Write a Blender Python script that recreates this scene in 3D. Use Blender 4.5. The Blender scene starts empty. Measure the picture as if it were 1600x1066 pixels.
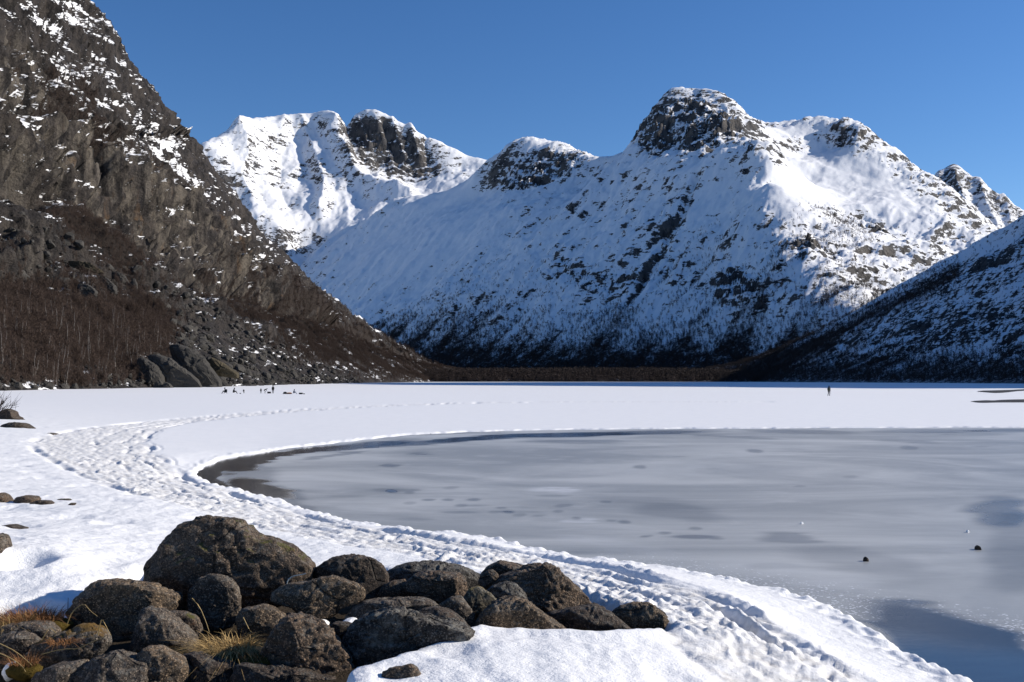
import bpy, bmesh, math, random
import numpy as np

# ------------------------------------------------------------------ camera
sc = bpy.context.scene
F = 1556.0                      # focal length in photo pixels (1600 wide)
CXP, HY, CH = 800.0, 594.0, 2.8  # principal column, horizon row, camera height over the lake
cam_d = bpy.data.cameras.new('camera')
cam = bpy.data.objects.new('camera', cam_d)
sc.collection.objects.link(cam)
cam.location = (0, 0, CH)
cam.rotation_euler = (math.radians(90), 0, 0)
cam_d.sensor_width = 36.0
cam_d.lens = 36.0 * F / 1600.0
cam_d.shift_y = (HY - 533.0) / 1600.0
cam_d.clip_start = 0.1
cam_d.clip_end = 60000
sc.camera = cam

# ------------------------------------------------------------------ sky and sun
SUN_AZ, SUN_EL = math.radians(77), math.radians(26.5)   # azimuth right of the view direction
world = bpy.data.worlds.new('World')
sc.world = world
world.use_nodes = True
wn = world.node_tree
sky = wn.nodes.new('ShaderNodeTexSky')
sky.sky_type = 'NISHITA'
sky.sun_disc = False
sky.sun_elevation = SUN_EL
sky.sun_rotation = SUN_AZ
sky.altitude = 900
sky.air_density = 1.0
sky.dust_density = 0.15
sky.ozone_density = 4.0
bg = wn.nodes['Background']
bg.inputs['Strength'].default_value = 0.098
hs = wn.nodes.new('ShaderNodeHueSaturation'); hs.inputs['Saturation'].default_value = 1.19; hs.inputs['Hue'].default_value = 0.507; hs.inputs['Value'].default_value = 1.0
wn.links.new(sky.outputs['Color'], hs.inputs['Color'])
wn.links.new(hs.outputs['Color'], bg.inputs['Color'])
sun_d = bpy.data.lights.new('sun', 'SUN')
sun_d.energy = 4.8
sun_d.angle = math.radians(0.53)
sun_d.color = (1.0, 0.93, 0.83)
sun = bpy.data.objects.new('sun', sun_d)
sc.collection.objects.link(sun)
from mathutils import Vector
SDIR = Vector((math.sin(SUN_AZ) * math.cos(SUN_EL), math.cos(SUN_AZ) * math.cos(SUN_EL), math.sin(SUN_EL)))
sun.rotation_euler = SDIR.to_track_quat('Z', 'Y').to_euler()
sun.location = (300, 100, 400)
sc.view_settings.view_transform = 'Standard'
sc.view_settings.look = 'None'
sc.view_settings.exposure = 0.31
sc.view_settings.gamma = 1.0
sc.view_settings.use_curve_mapping = False
sc.cycles.max_bounces = 5
sc.cycles.diffuse_bounces = 3
sc.cycles.glossy_bounces = 2
sc.cycles.transparent_max_bounces = 8
sc.cycles.use_denoising = True
sc.cycles.sample_clamp_indirect = 4

# ------------------------------------------------------------------ numeric helpers
rs = np.random.RandomState(7)
PERM = np.concatenate([rs.permutation(1024)] * 3)
GA = rs.rand(1024) * 2 * np.pi
G2 = np.stack([np.cos(GA), np.sin(GA)], 1)
G3 = rs.randn(1024, 3); G3 /= np.linalg.norm(G3, axis=1)[:, None]

def fade(t): return t * t * t * (t * (t * 6 - 15) + 10)

def perlin2(x, y, seed=0):
    xi = np.floor(x).astype(np.int64); yi = np.floor(y).astype(np.int64)
    xf = x - xi; yf = y - yi
    u = fade(xf); v = fade(yf)
    def g(ix, iy, dx, dy):
        h = PERM[PERM[(ix + seed * 37) & 1023] + (iy & 1023)]
        return G2[h, 0] * dx + G2[h, 1] * dy
    a = g(xi, yi, xf, yf); b = g(xi + 1, yi, xf - 1, yf)
    c = g(xi, yi + 1, xf, yf - 1); d = g(xi + 1, yi + 1, xf - 1, yf - 1)
    return ((a + (b - a) * u) * (1 - v) + (c + (d - c) * u) * v) * 1.5

def perlin3(x, y, z, seed=0):
    xi = np.floor(x).astype(np.int64); yi = np.floor(y).astype(np.int64); zi = np.floor(z).astype(np.int64)
    xf = x - xi; yf = y - yi; zf = z - zi
    u = fade(xf); v = fade(yf); w = fade(zf)
    def g(a, b, c):
        h = PERM[PERM[PERM[(xi + a + seed * 31) & 1023] + ((yi + b) & 1023)] + ((zi + c) & 1023)]
        return G3[h, 0] * (xf - a) + G3[h, 1] * (yf - b) + G3[h, 2] * (zf - c)
    x00 = g(0, 0, 0) * (1 - u) + g(1, 0, 0) * u; x10 = g(0, 1, 0) * (1 - u) + g(1, 1, 0) * u
    x01 = g(0, 0, 1) * (1 - u) + g(1, 0, 1) * u; x11 = g(0, 1, 1) * (1 - u) + g(1, 1, 1) * u
    return ((x00 * (1 - v) + x10 * v) * (1 - w) + (x01 * (1 - v) + x11 * v) * w) * 1.5

def fbm2(x, y, oct=5, seed=0, gain=0.5, lac=2.03):
    s = np.zeros_like(x, dtype=float); a = 1.0; n = 0.0
    for i in range(oct):
        s += a * perlin2(x, y, seed + i); n += a
        a *= gain; x = x * lac + 3.1; y = y * lac - 1.7
    return s / n

def ridged2(x, y, oct=5, seed=0, gain=0.5, lac=2.07):
    s = np.zeros_like(x, dtype=float); a = 1.0; n = 0.0
    for i in range(oct):
        s += a * (1 - np.abs(perlin2(x, y, seed + i)) * 2.0); n += a
        a *= gain; x = x * lac + 5.3; y = y * lac + 2.9
    return s / n

def fbm3(p, oct=4, seed=0, gain=0.5):
    s = 0.0; a = 1.0; n = 0.0; x, y, z = p[:, 0], p[:, 1], p[:, 2]
    for i in range(oct):
        s = s + a * perlin3(x, y, z, seed + i); n += a
        a *= gain; x = x * 2.03 + 1.3; y = y * 2.03 + 7.1; z = z * 2.03 - 2.2
    return s / n

def sstep(a, b, x):
    t = np.clip((x - a) / (b - a), 0, 1)
    return t * t * (3 - 2 * t)

def tps(ctrl, vals, Q, lam=1e-4):
    ctrl = np.asarray(ctrl, float); vals = np.asarray(vals, float)
    n = len(ctrl)
    def phi(r2): return 0.5 * r2 * np.log(r2 + 1e-12)
    r2 = ((ctrl[:, None] - ctrl[None]) ** 2).sum(-1)
    A = np.zeros((n + 3, n + 3)); A[:n, :n] = phi(r2) + lam * np.eye(n)
    A[:n, n] = 1; A[:n, n + 1:] = ctrl; A[n, :n] = 1; A[n + 1:, :n] = ctrl.T
    w = np.linalg.solve(A, np.concatenate([vals, np.zeros(3)]))
    out = np.empty(len(Q))
    for i in range(0, len(Q), 40000):
        q = Q[i:i + 40000]
        d2 = ((q[:, None, 0] - ctrl[None, :, 0]) ** 2 + (q[:, None, 1] - ctrl[None, :, 1]) ** 2)
        out[i:i + 40000] = phi(d2) @ w[:n] + w[n] + q @ w[n + 1:]
    return out

def unp(px, py, D):            # pixel of the photograph + distance -> world point
    return ((px - CXP) / F * D, D, CH + (HY - py) / F * D)

def on_z(px, py, z=0.0):       # pixel -> point on the level z
    D = (CH - z) * F / (py - HY)
    return ((px - CXP) / F * D, D)

def proj(X, Y, Z):
    return CXP + X / Y * F, HY - (Z - CH) / Y * F

def poly_sd(X, Y, poly):       # signed distance to a polygon, positive outside
    P = np.asarray(poly, float); n = len(P)
    best = np.full(X.shape, 1e18); inside = np.zeros(X.shape, bool)
    for i in range(n):
        a = P[i]; b = P[(i + 1) % n]; e = b - a
        wx = X - a[0]; wy = Y - a[1]
        t = np.clip((wx * e[0] + wy * e[1]) / (e @ e + 1e-18), 0, 1)
        best = np.minimum(best, (wx - e[0] * t) ** 2 + (wy - e[1] * t) ** 2)
        if a[1] != b[1]:
            c = ((a[1] > Y) != (b[1] > Y)) & (X < (b[0] - a[0]) * (Y - a[1]) / (b[1] - a[1]) + a[0])
            inside ^= c
    return np.where(inside, -1, 1) * np.sqrt(best)

def line_sd(X, Y, pts):        # distance to polyline, arclength fraction, signed side
    P = np.asarray(pts, float)
    best = np.full(X.shape, 1e18); s = np.zeros(X.shape); side = np.zeros(X.shape); acc = 0
    for i in range(len(P) - 1):
        a = P[i]; e = P[i + 1] - a; L = math.sqrt(e @ e)
        wx = X - a[0]; wy = Y - a[1]
        t = np.clip((wx * e[0] + wy * e[1]) / (L * L + 1e-18), 0, 1)
        d = (wx - e[0] * t) ** 2 + (wy - e[1] * t) ** 2
        m = d < best
        best = np.where(m, d, best); s = np.where(m, acc + t * L, s)
        side = np.where(m, np.sign(e[0] * wy - e[1] * wx), side)
        acc += L
    return np.sqrt(best), s, side

def smooth_poly(pts, k=3):     # Chaikin, open
    P = np.asarray(pts, float)
    for _ in range(k):
        a = P[:-1] * .75 + P[1:] * .25; b = P[:-1] * .25 + P[1:] * .75
        Q = np.empty((2 * len(a), P.shape[1])); Q[0::2] = a; Q[1::2] = b
        P = np.concatenate([P[:1], Q, P[-1:]])
    return P

def blobs(px, py, items):      # soft ellipses in the layout plan: (cx, cy, rx, ry, deg, weight)
    s = np.zeros_like(px)
    for cx, cy, rx, ry, deg, w in items:
        a = math.radians(deg); dx = px - cx; dy = py - cy
        u = (dx * math.cos(a) + dy * math.sin(a)) / rx; v = (-dx * math.sin(a) + dy * math.cos(a)) / ry
        s += w * (1 - sstep(0.55, 1.25, np.sqrt(u * u + v * v)))
    return s

def pmask(px, py, poly, soft): # soft polygon mask
    return 1 - sstep(-soft, soft, poly_sd(px, py, poly))

# ------------------------------------------------------------------ mesh helpers
COL = sc.collection

def link(o, parent=None):
    COL.objects.link(o)
    if parent is not None: o.parent = parent
    return o

def tag(o, label=None, cat=None, group=None, kind=None):
    if label: o['label'] = label
    if cat: o['category'] = cat
    if group: o['group'] = group
    if kind: o['kind'] = kind
    return o

def mesh_np(name, V, faces, nper, mats=(), smooth=True, attrs=None):
    me = bpy.data.meshes.new(name)
    V = np.ascontiguousarray(V, dtype=np.float32); faces = np.ascontiguousarray(faces, dtype=np.int32)
    nf = len(faces)
    me.vertices.add(len(V)); me.vertices.foreach_set('co', V.ravel())
    me.loops.add(nf * nper); me.loops.foreach_set('vertex_index', faces.ravel())
    me.polygons.add(nf)
    me.polygons.foreach_set('loop_start', np.arange(0, nf * nper, nper, dtype=np.int32))
    me.polygons.foreach_set('loop_total', np.full(nf, nper, dtype=np.int32))
    me.polygons.foreach_set('use_smooth', np.full(nf, smooth, dtype=bool))
    for k, v in (attrs or {}).items():
        a = me.attributes.new(k, 'FLOAT', 'POINT'); a.data.foreach_set('value', np.ascontiguousarray(v, dtype=np.float32).ravel())
    for m in mats: me.materials.append(m)
    me.update(calc_edges=True)
    return me

def grid_obj(name, X, Y, Z, mat, attrs=None, keep=None, origin=None):
    nr, nc = X.shape
    idx = np.arange(nr * nc).reshape(nr, nc)
    f = np.stack([idx[:-1, :-1], idx[:-1, 1:], idx[1:, 1:], idx[1:, :-1]], -1)
    if keep is not None:
        f = f[keep[:-1, :-1] & keep[:-1, 1:] & keep[1:, 1:] & keep[1:, :-1]]
    f = f.reshape(-1, 4)
    V = np.stack([X, Y, Z], -1).reshape(-1, 3)
    me = mesh_np(name, V, f, 4, [mat], True, attrs)
    return link(bpy.data.objects.new(name, me))

def grid_normals(X, Y, Z):
    P = np.stack([X, Y, Z], -1)
    du = np.gradient(P, axis=1); dv = np.gradient(P, axis=0)
    n = np.cross(du, dv); n /= np.linalg.norm(n, axis=-1, keepdims=True) + 1e-12
    n *= np.sign(n[..., 2:3] + 1e-12)
    return n

# ------------------------------------------------------------------ material helpers
class NT:
    def __init__(self, name):
        self.m = bpy.data.materials.new(name); self.m.use_nodes = True
        self.t = self.m.node_tree; self.b = self.t.nodes['Principled BSDF']
    def n(self, typ, **kw):
        nd = self.t.nodes.new(typ)
        for k, v in kw.items(): setattr(nd, k, v)
        return nd
    def l(self, a, b): self.t.links.new(a, b)
    def attr(self, name): return self.n('ShaderNodeAttribute', attribute_name=name).outputs['Fac']
    def pos(self): return self.n('ShaderNodeNewGeometry').outputs['Position']
    def obj(self): return self.n('ShaderNodeTexCoord').outputs['Object']
    def map(self, vec, scale=(1, 1, 1), rot=(0, 0, 0)):
        m = self.n('ShaderNodeMapping'); m.inputs['Scale'].default_value = scale; m.inputs['Rotation'].default_value = rot
        self.l(vec, m.inputs['Vector']); return m.outputs['Vector']
    def noise(self, vec, scale, detail=4, rough=0.55, dist=0.0, out='Fac'):
        m = self.n('ShaderNodeTexNoise'); m.inputs['Scale'].default_value = scale
        m.inputs['Detail'].default_value = detail; m.inputs['Roughness'].default_value = rough
        m.inputs['Distortion'].default_value = dist
        self.l(vec, m.inputs['Vector']); return m.outputs[out]
    def voro(self, vec, scale, feature='F1', out='Distance', rand=1.0):
        m = self.n('ShaderNodeTexVoronoi', feature=feature); m.inputs['Scale'].default_value = scale
        m.inputs['Randomness'].default_value = rand
        self.l(vec, m.inputs['Vector']); return m.outputs[out]
    def math(self, op, a, b=None, c=None, clamp=False):
        m = self.n('ShaderNodeMath', operation=op, use_clamp=clamp)
        for i, v in enumerate((a, b, c)):
            if v is None: continue
            if isinstance(v, (int, float)): m.inputs[i].default_value = v
            else: self.l(v, m.inputs[i])
        return m.outputs[0]
    def ramp(self, v, a, b, o0=0.0, o1=1.0):
        m = self.n('ShaderNodeMapRange', interpolation_type='SMOOTHSTEP')
        m.inputs['From Min'].default_value = a; m.inputs['From Max'].default_value = b
        m.inputs['To Min'].default_value = o0; m.inputs['To Max'].default_value = o1
        self.l(v, m.inputs['Value']); return m.outputs[0]
    def mix(self, f, a, b):
        m = self.n('ShaderNodeMix', data_type='RGBA')
        if isinstance(f, (int, float)): m.inputs['Factor'].default_value = f
        else: self.l(f, m.inputs['Factor'])
        for s, v in (('A', a), ('B', b)):
            i = [q for q in m.inputs if q.name == s and q.type == 'RGBA'][0]
            if isinstance(v, tuple): i.default_value = (*v[:3], 1)
            else: self.l(v, i)
        return [q for q in m.outputs if q.type == 'RGBA'][0]
    def mixf(self, f, a, b):
        m = self.n('ShaderNodeMix', data_type='FLOAT')
        self.l(f, m.inputs[0])
        for i, v in ((2, a), (3, b)):
            if isinstance(v, (int, float)): m.inputs[i].default_value = v
            else: self.l(v, m.inputs[i])
        return m.outputs[0]
    def bump(self, h, dist, strength=1.0, normal=None):
        m = self.n('ShaderNodeBump'); m.inputs['Distance'].default_value = dist; m.inputs['Strength'].default_value = strength
        self.l(h, m.inputs['Height'])
        if normal is not None: self.l(normal, m.inputs['Normal'])
        return m.outputs['Normal']
    def done(self, color=None, rough=None, normal=None, spec=None):
        b = self.b
        for k, v in (('Base Color', color), ('Roughness', rough), ('Normal', normal), ('Specular IOR Level', spec)):
            if v is None: continue
            if isinstance(v, tuple): b.inputs[k].default_value = (*v[:3], 1)
            elif isinstance(v, (int, float)): b.inputs[k].default_value = v
            else: self.l(v, b.inputs[k])
        return self.m
# ------------------------------------------------------------------ mountain material
SNOW = (0.83, 0.83, 0.835)

def mountain_material(name, sA, rock_a, rock_b, veg, bump_d, wall=False):
    """rock = how much bare rock (0..1), broken up into ledges and spots by noise"""
    t = NT(name); p = t.pos()
    rock = t.attr('rock'); vg = t.attr('veg')
    n1 = t.noise(t.map(p, (1, .42, 2.0) if wall else (1, 1, 1.9)), sA, 7, 0.66, 0.3)
    n2 = t.noise(t.map(p, (1, .36, 3.0) if wall else (1, 1, 3.2)), sA * 3.1, 5, 0.62, 0.4)
    n3 = t.noise(p, sA * 9.0, 3, 0.6)
    streak = t.noise(t.map(p, (1, 1, 0.14)), sA * 2.6, 5, 0.6)       # runs down the face
    e = t.math('ADD', rock, t.math('MULTIPLY', t.math('SUBTRACT', n1, 0.5), 2.3))
    e = t.math('ADD', e, t.math('MULTIPLY', t.math('SUBTRACT', n2, 0.5), 1.6))
    e = t.math('ADD', e, t.math('MULTIPLY', t.math('SUBTRACT', n3, 0.5), 0.5))
    if not wall:                                                      # couloirs and ribs break the rock up along the fall line
        fall = t.map(t.map(p, (1, 1, 1), (0, 0, math.radians(45))), (1, .16, .2))
        e = t.math('ADD', e, t.math('MULTIPLY', t.math('SUBTRACT', t.noise(fall, sA * 2.6, 6, .62, .3), 0.5), 1.5))
    rm = t.ramp(e, 0.45, 0.55)
    rc = t.mix(t.ramp(t.noise(p, sA * 0.8, 5), 0.35, 0.65), rock_a, rock_b)
    rc = t.mix(t.ramp(streak, 0.45, 0.66), rc, tuple(c * 0.38 for c in rock_a))
    if wall:                                                          # pale and rusty water streaks on the cliffs
        pale = t.attr('pale')
        st2 = t.noise(t.map(p, (1, 1, 0.13)), 0.11, 5, 0.65)
        rc = t.mix(t.math('MULTIPLY', t.ramp(st2, 0.44, 0.66), t.math('MULTIPLY', pale, .95), clamp=True), rc, (0.160, 0.138, 0.112))
        st3 = t.noise(t.map(p, (1, 1, 0.15)), 0.06, 4, 0.6)
        rc = t.mix(t.math('MULTIPLY', t.ramp(st3, 0.58, 0.72), t.math('MULTIPLY', pale, .7), clamp=True), rc, (0.14, 0.085, 0.045))
    col = t.mix(rm, SNOW, rc)
    vn = t.math('ADD', t.math('MULTIPLY', t.noise(p, sA * 1.7, 4, 0.7), .45), t.math('MULTIPLY', t.noise(p, sA * 8, 4, 0.7), .55))
    ve = t.math('ADD', vg, t.math('MULTIPLY', t.math('SUBTRACT', vn, 0.5), 1.3))
    vm = t.ramp(ve, 0.38, 0.68)
    col = t.mix(vm, col, t.mix(n2, veg, tuple(c * 0.55 for c in veg)))
    h = t.math('ADD', t.math('MULTIPLY', n1, 0.6), t.math('MULTIPLY', t.noise(p, sA * 5, 6, 0.72), 0.6))
    hr = t.math('MULTIPLY', h, t.math('ADD', t.math('MULTIPLY', rm, 0.92), 0.08))
    return t.done(col, 0.85, t.bump(hr, bump_d, 1.0), 0.2)

M_far = mountain_material('far_mountain_rock_and_snow', 0.0155, (0.080, 0.078, 0.080), (0.145, 0.130, 0.115), (0.030, 0.026, 0.025), 22)
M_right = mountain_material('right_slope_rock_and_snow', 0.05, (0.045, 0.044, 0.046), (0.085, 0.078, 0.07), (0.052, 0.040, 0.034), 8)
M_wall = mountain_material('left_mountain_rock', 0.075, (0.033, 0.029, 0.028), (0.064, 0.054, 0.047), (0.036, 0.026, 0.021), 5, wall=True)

def plane_D(px, py):           # the big shaded face is close to one plane: where a line of sight meets it
    k = (px - CXP) / F; t = (HY - py) / F
    return 1660.0 / (0.56 * (1 + k) - t)

# ------------------------------------------------------------------ main snowy massif
def build_massif():
    C = []
    def A(px, py, D=None):
        if D is None: D = plane_D(px, py)
        C.append(unp(px, py, D))
    for q in [(600,370),(600,450),(600,530),(700,340),(700,400),(700,480),(700,550),(800,330),(800,400),(800,480),(800,560),
              (900,320),(900,400),(900,500),(900,572),(1000,290),(1000,360),(1000,450),(1000,545),(1080,310),(1080,400),(1080,500),(1090,560),(520,420),(520,500),(440,440)]: A(*q)
    sky_l = [(420,425),(460,402),(520,370),(580,340),(640,310),(700,297),(738,287)]
    for q in sky_l: A(*q)
    dome = [(757,258,4950),(772,247,4950),(790,232,4900),(815,221,4900),(850,217,4900),(880,222,4850),(905,237,4800),(925,247,4750),(948,250,4600)]
    for q in dome: A(*q)
    A(790,285,4700); A(850,285,4560); A(900,275,4500); A(850,250,4740); A(940,275,4350); A(880,300,4350); A(760,300,4800)
    crest = [(985,236,4150),(1000,213,4300),(1010,190,4400),(1025,160,4480),(1045,140,4500),(1075,136,4520),(1110,140,4470),(1130,150,4360)]
    for q in crest: A(*q)
    A(1085,150,4440); A(1060,165,4370); A(1100,165,4260); A(1050,232,3990); A(1095,232,3840); A(1020,240,3990); A(1060,262,3690); A(1100,270,3560); A(1010,262,3850)
    right = [(1145,170,4250),(1170,183,4500),(1200,190,4600),(1240,197,4700),(1272,198,4700),(1300,190,4500),(1325,188,4350),(1345,200,4250),
             (1370,222,4200),(1420,250,4100),(1470,285,4000),(1510,320,3900),(1560,358,3800),(1640,405,3700),(1720,450,3600)]
    for q in right: A(*q)
    spur = [(1150,190,3980),(1172,215,3690),(1192,245,3450),(1200,290,3210),(1195,325,3070),(1212,370,2890),(1235,410,2710),(1262,470,2510),(1282,520,2365),(1295,565,2235)]
    for q in spur: A(*q)
    for q in [(1215,225,4050),(1260,240,4150),(1300,225,4250),(1330,225,4150),(1240,275,3850),(1300,270,3950),(1360,265,4000),(1420,290,3850),
              (1240,320,3350),(1300,325,3500),(1370,320,3600),(1450,330,3600),(1520,360,3550),(1280,370,2950),(1350,375,3050),(1430,380,3150),(1520,410,3300),
              (1300,430,2600),(1360,440,2650),(1440,450,2700),(1540,470,2800),(1330,490,2360),(1420,500,2400),(1520,520,2500),(1350,550,2150),(1480,560,2200),
              (1145,330,3230),(1150,420,2890),(1170,500,2620),(1200,550,2430),(1140,280,3480),(1120,235,3780)]: A(*q)
    for px in (560,700,850,1000,1150,1300,1450,1600):                 # valley floor in front
        x, y, z = unp(px, 590, 2000 + max(0, 700 - px) * 1.2); C.append((x, y, 8))
        x, y, z = unp(px, 590, 1500); C.append((x, y, 4))
    for q in sky_l: x, y, z = unp(*q, plane_D(*q)); C.append((x * 1.1, y * 1.1, z - 120))
    for q in dome + crest + right: x, y, z = unp(*q); C.append((x * 1.13, y * 1.13, z - 60)); C.append((x * 1.3, y * 1.3, z - 350))
    C = np.array(C)
    nc, nr = 680, 470
    u = np.linspace(400, 1680, nc)
    # rows: denser in the middle distance so that screen rows are even
    r = np.linspace(0, 1, nr); D = 1480 * (5600 / 1480) ** (r ** 0.92)
    U, DD = np.meshgrid(u, D)
    X = (U - CXP) / F * DD; Y = DD
    Z = tps(C[:, :2] / 1000, C[:, 2] / 1000, np.stack([X.ravel(), Y.ravel()], 1) / 1000, 2e-5).reshape(X.shape) * 1000
    Z = np.maximum(Z, 4 + 0 * Z)
    px, py = proj(X, Y, Z)
    alt = sstep(20, 260, Z)
    s = (X - Y) / 1.414; f = (X + Y) / 1.414                          # along the contour, down the fall line
    base_n = grid_normals(X, Y, Z)
    # rock plan
    rk = blobs(px, py, [(1070,185,78,54,-8,.85),(1092,222,34,28,20,.4),(1015,208,34,40,-50,.5),(1130,190,30,50,30,.25),(845,262,85,34,-8,.62),(800,285,50,20,-10,.25),
        (750,310,30,30,0,.25),(1168,215,32,45,50,.32),(1215,270,18,34,10,.22),(1335,208,38,26,20,.42),(1300,205,30,20,20,.2),(1420,262,60,14,32,.3),
        (1500,325,60,16,35,.32),(1400,290,40,14,30,.15),(1370,348,42,15,10,.55),(1250,385,38,20,0,.6),(1300,392,20,13,0,.5),(1150,450,36,42,-40,.62),
        (1130,490,22,28,-40,.3),(880,420,60,24,12,.42),(960,438,50,14,-14,.42),(1058,345,16,70,24,.22),(1000,390,60,40,-20,.16),(960,330,60,50,0,.12),
        (1100,330,60,60,0,.1),(600,430,42,7,-28,.55),(560,438,30,6,-25,.35),(720,475,60,10,-25,.22),(1400,410,70,28,10,.28),(1330,440,60,30,10,.2),
        (1270,510,40,24,30,.3),(1200,540,60,20,-10,.3),(1210,470,50,40,-30,.25),(1060,440,40,60,30,.2),(1480,380,60,25,20,.2),(880,340,50,20,-20,.14)])
    ledge = ridged2(s / 210 + fbm2(s / 300, Z / 150, 3, 3) * .6, Z / 26 + s / 900, 4, 11, 0.6)
    spots = fbm2(s / 46, Z / 17 + s / 200, 4, 21, 0.62)
    big = fbm2(X / 420, Y / 420, 3, 40)
    smooth_zone = blobs(px, py, [(660,370,140,60,-25,.35),(1245,300,60,45,0,.5),(1310,275,110,45,12,.55),(1400,320,60,30,25,.3),(1230,205,40,12,0,.5),(1450,310,30,10,30,.1),(1110,300,50,60,0,.25),(690,300,60,25,0,.4),(1050,480,40,60,35,.12)])
    rk = .62 * np.minimum(rk, .6) + .2 * np.clip(rk - .6, 0, 1)
    R = 0.075 + .98 * rk + 0.20 * spots + 0.14 * (ledge - .55) + 0.14 * big - smooth_zone
    R = R * alt + (1 - alt) * 0.1
    rockm = sstep(0.22, 0.75, R)
    # relief: gullies down the face, crags where the rock shows
    gul = ridged2(s / 330 + .25 * fbm2(X / 500, Y / 500, 2, 60), f / 1500, 5, 50, 0.52)
    crag = ridged2(X / 120, (Y + Z) / 120, 5, 70, 0.58)
    far_f = sstep(1800, 3000, Y)
    mid = ridged2(s / 120 + .3 * fbm2(X / 160, Y / 160, 2, 61), f / 560, 5, 52, 0.54)
    rib = ridged2(s / 52, f / 110, 4, 54, 0.58)
    hmask = alt * (0.45 + .55 * far_f) * (1 - .7 * pmask(px, py, [(1030,100),(1150,100),(1165,185),(1140,168),(1110,158),(1060,156),(1020,170)], 14))
    calm = 1 - .75 * np.clip(smooth_zone * 2, 0, 1)
    Z = Z + hmask * ((52 - 30 * np.clip(smooth_zone * 2, 0, 1)) * (gul - gul.mean()) + calm * 24 * (mid - mid.mean()) + calm * 9 * (rib - rib.mean()) + 9 * fbm2(X / 90, Y / 90, 4, 80))
    topm = 1 - .72 * pmask(px, py, [(1030,100),(1150,100),(1165,185),(1140,168),(1110,158),(1060,156),(1020,170)], 14)
    Z = Z + alt * sstep(.15, .6, R) * (64 * (crag - crag.mean())) * topm
    ph = Z / 34 + 2.6 * fbm2(X / 240, Y / 240, 4, 62) + s / 420; fr = ph - np.floor(ph)
    Z = Z + 34 * (sstep(.30, .62, fr) - fr) * alt * np.clip(.08 * calm + 1.35 * np.clip(R - .14, 0, .6), 0, .75)
    gd, _, _ = line_sd(px, py, [(1092,272),(1080,300),(1066,335),(1040,372),(1030,392),(1012,418),(1000,440),(975,470)])
    Z = Z - 26 * np.exp(-((gd + 3 * spots) / 5.5) ** 2) * alt
    Z = np.where(Z < 4, 4 + 0 * Z, Z) - 6 * (1 - sstep(1480, 1560, Y))
    nz = grid_normals(X, Y, Z)[..., 2]
    R = .75 * R + alt * np.clip((.755 - nz) * 1.75, -.28, .75) - .10 * sstep(1200, 1330, px) * sstep(430, 330, py) * 0
    rockm = np.clip(R, -.3, 1)
    # woods creep up the lower slopes in streaks
    streak = fbm2(s / 90, f / 700, 4, 90)
    wood = .10 * sstep(380, 470, py) + sstep(462, 556, py + 70 * streak + (px - 900) * .02) + blobs(px, py, [(1150,440,90,90,-40,.35),(1290,360,90,30,15,.4),(1080,450,60,70,30,.25),(1330,460,100,50,10,.25),(980,520,90,40,20,.2),(1230,400,60,60,0,.2)]) * sstep(-.15, .35, streak + .15)
    wood = np.clip(wood, 0, 1) * (Y < 3900)
    veg = np.clip(sstep(470, 560, py + 60 * streak + 30 * spots), 0, 1) * .68
    ob = grid_obj('snowy_mountain', X, Y, Z, M_far, dict(rock=rockm, veg=veg))
    tag(ob, 'broad snow-covered mountain with a dark rounded rock summit above the lake', kind='structure')
    return X, Y, Z, wood
MX, MY, MZ, MWOOD = build_massif()

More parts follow.
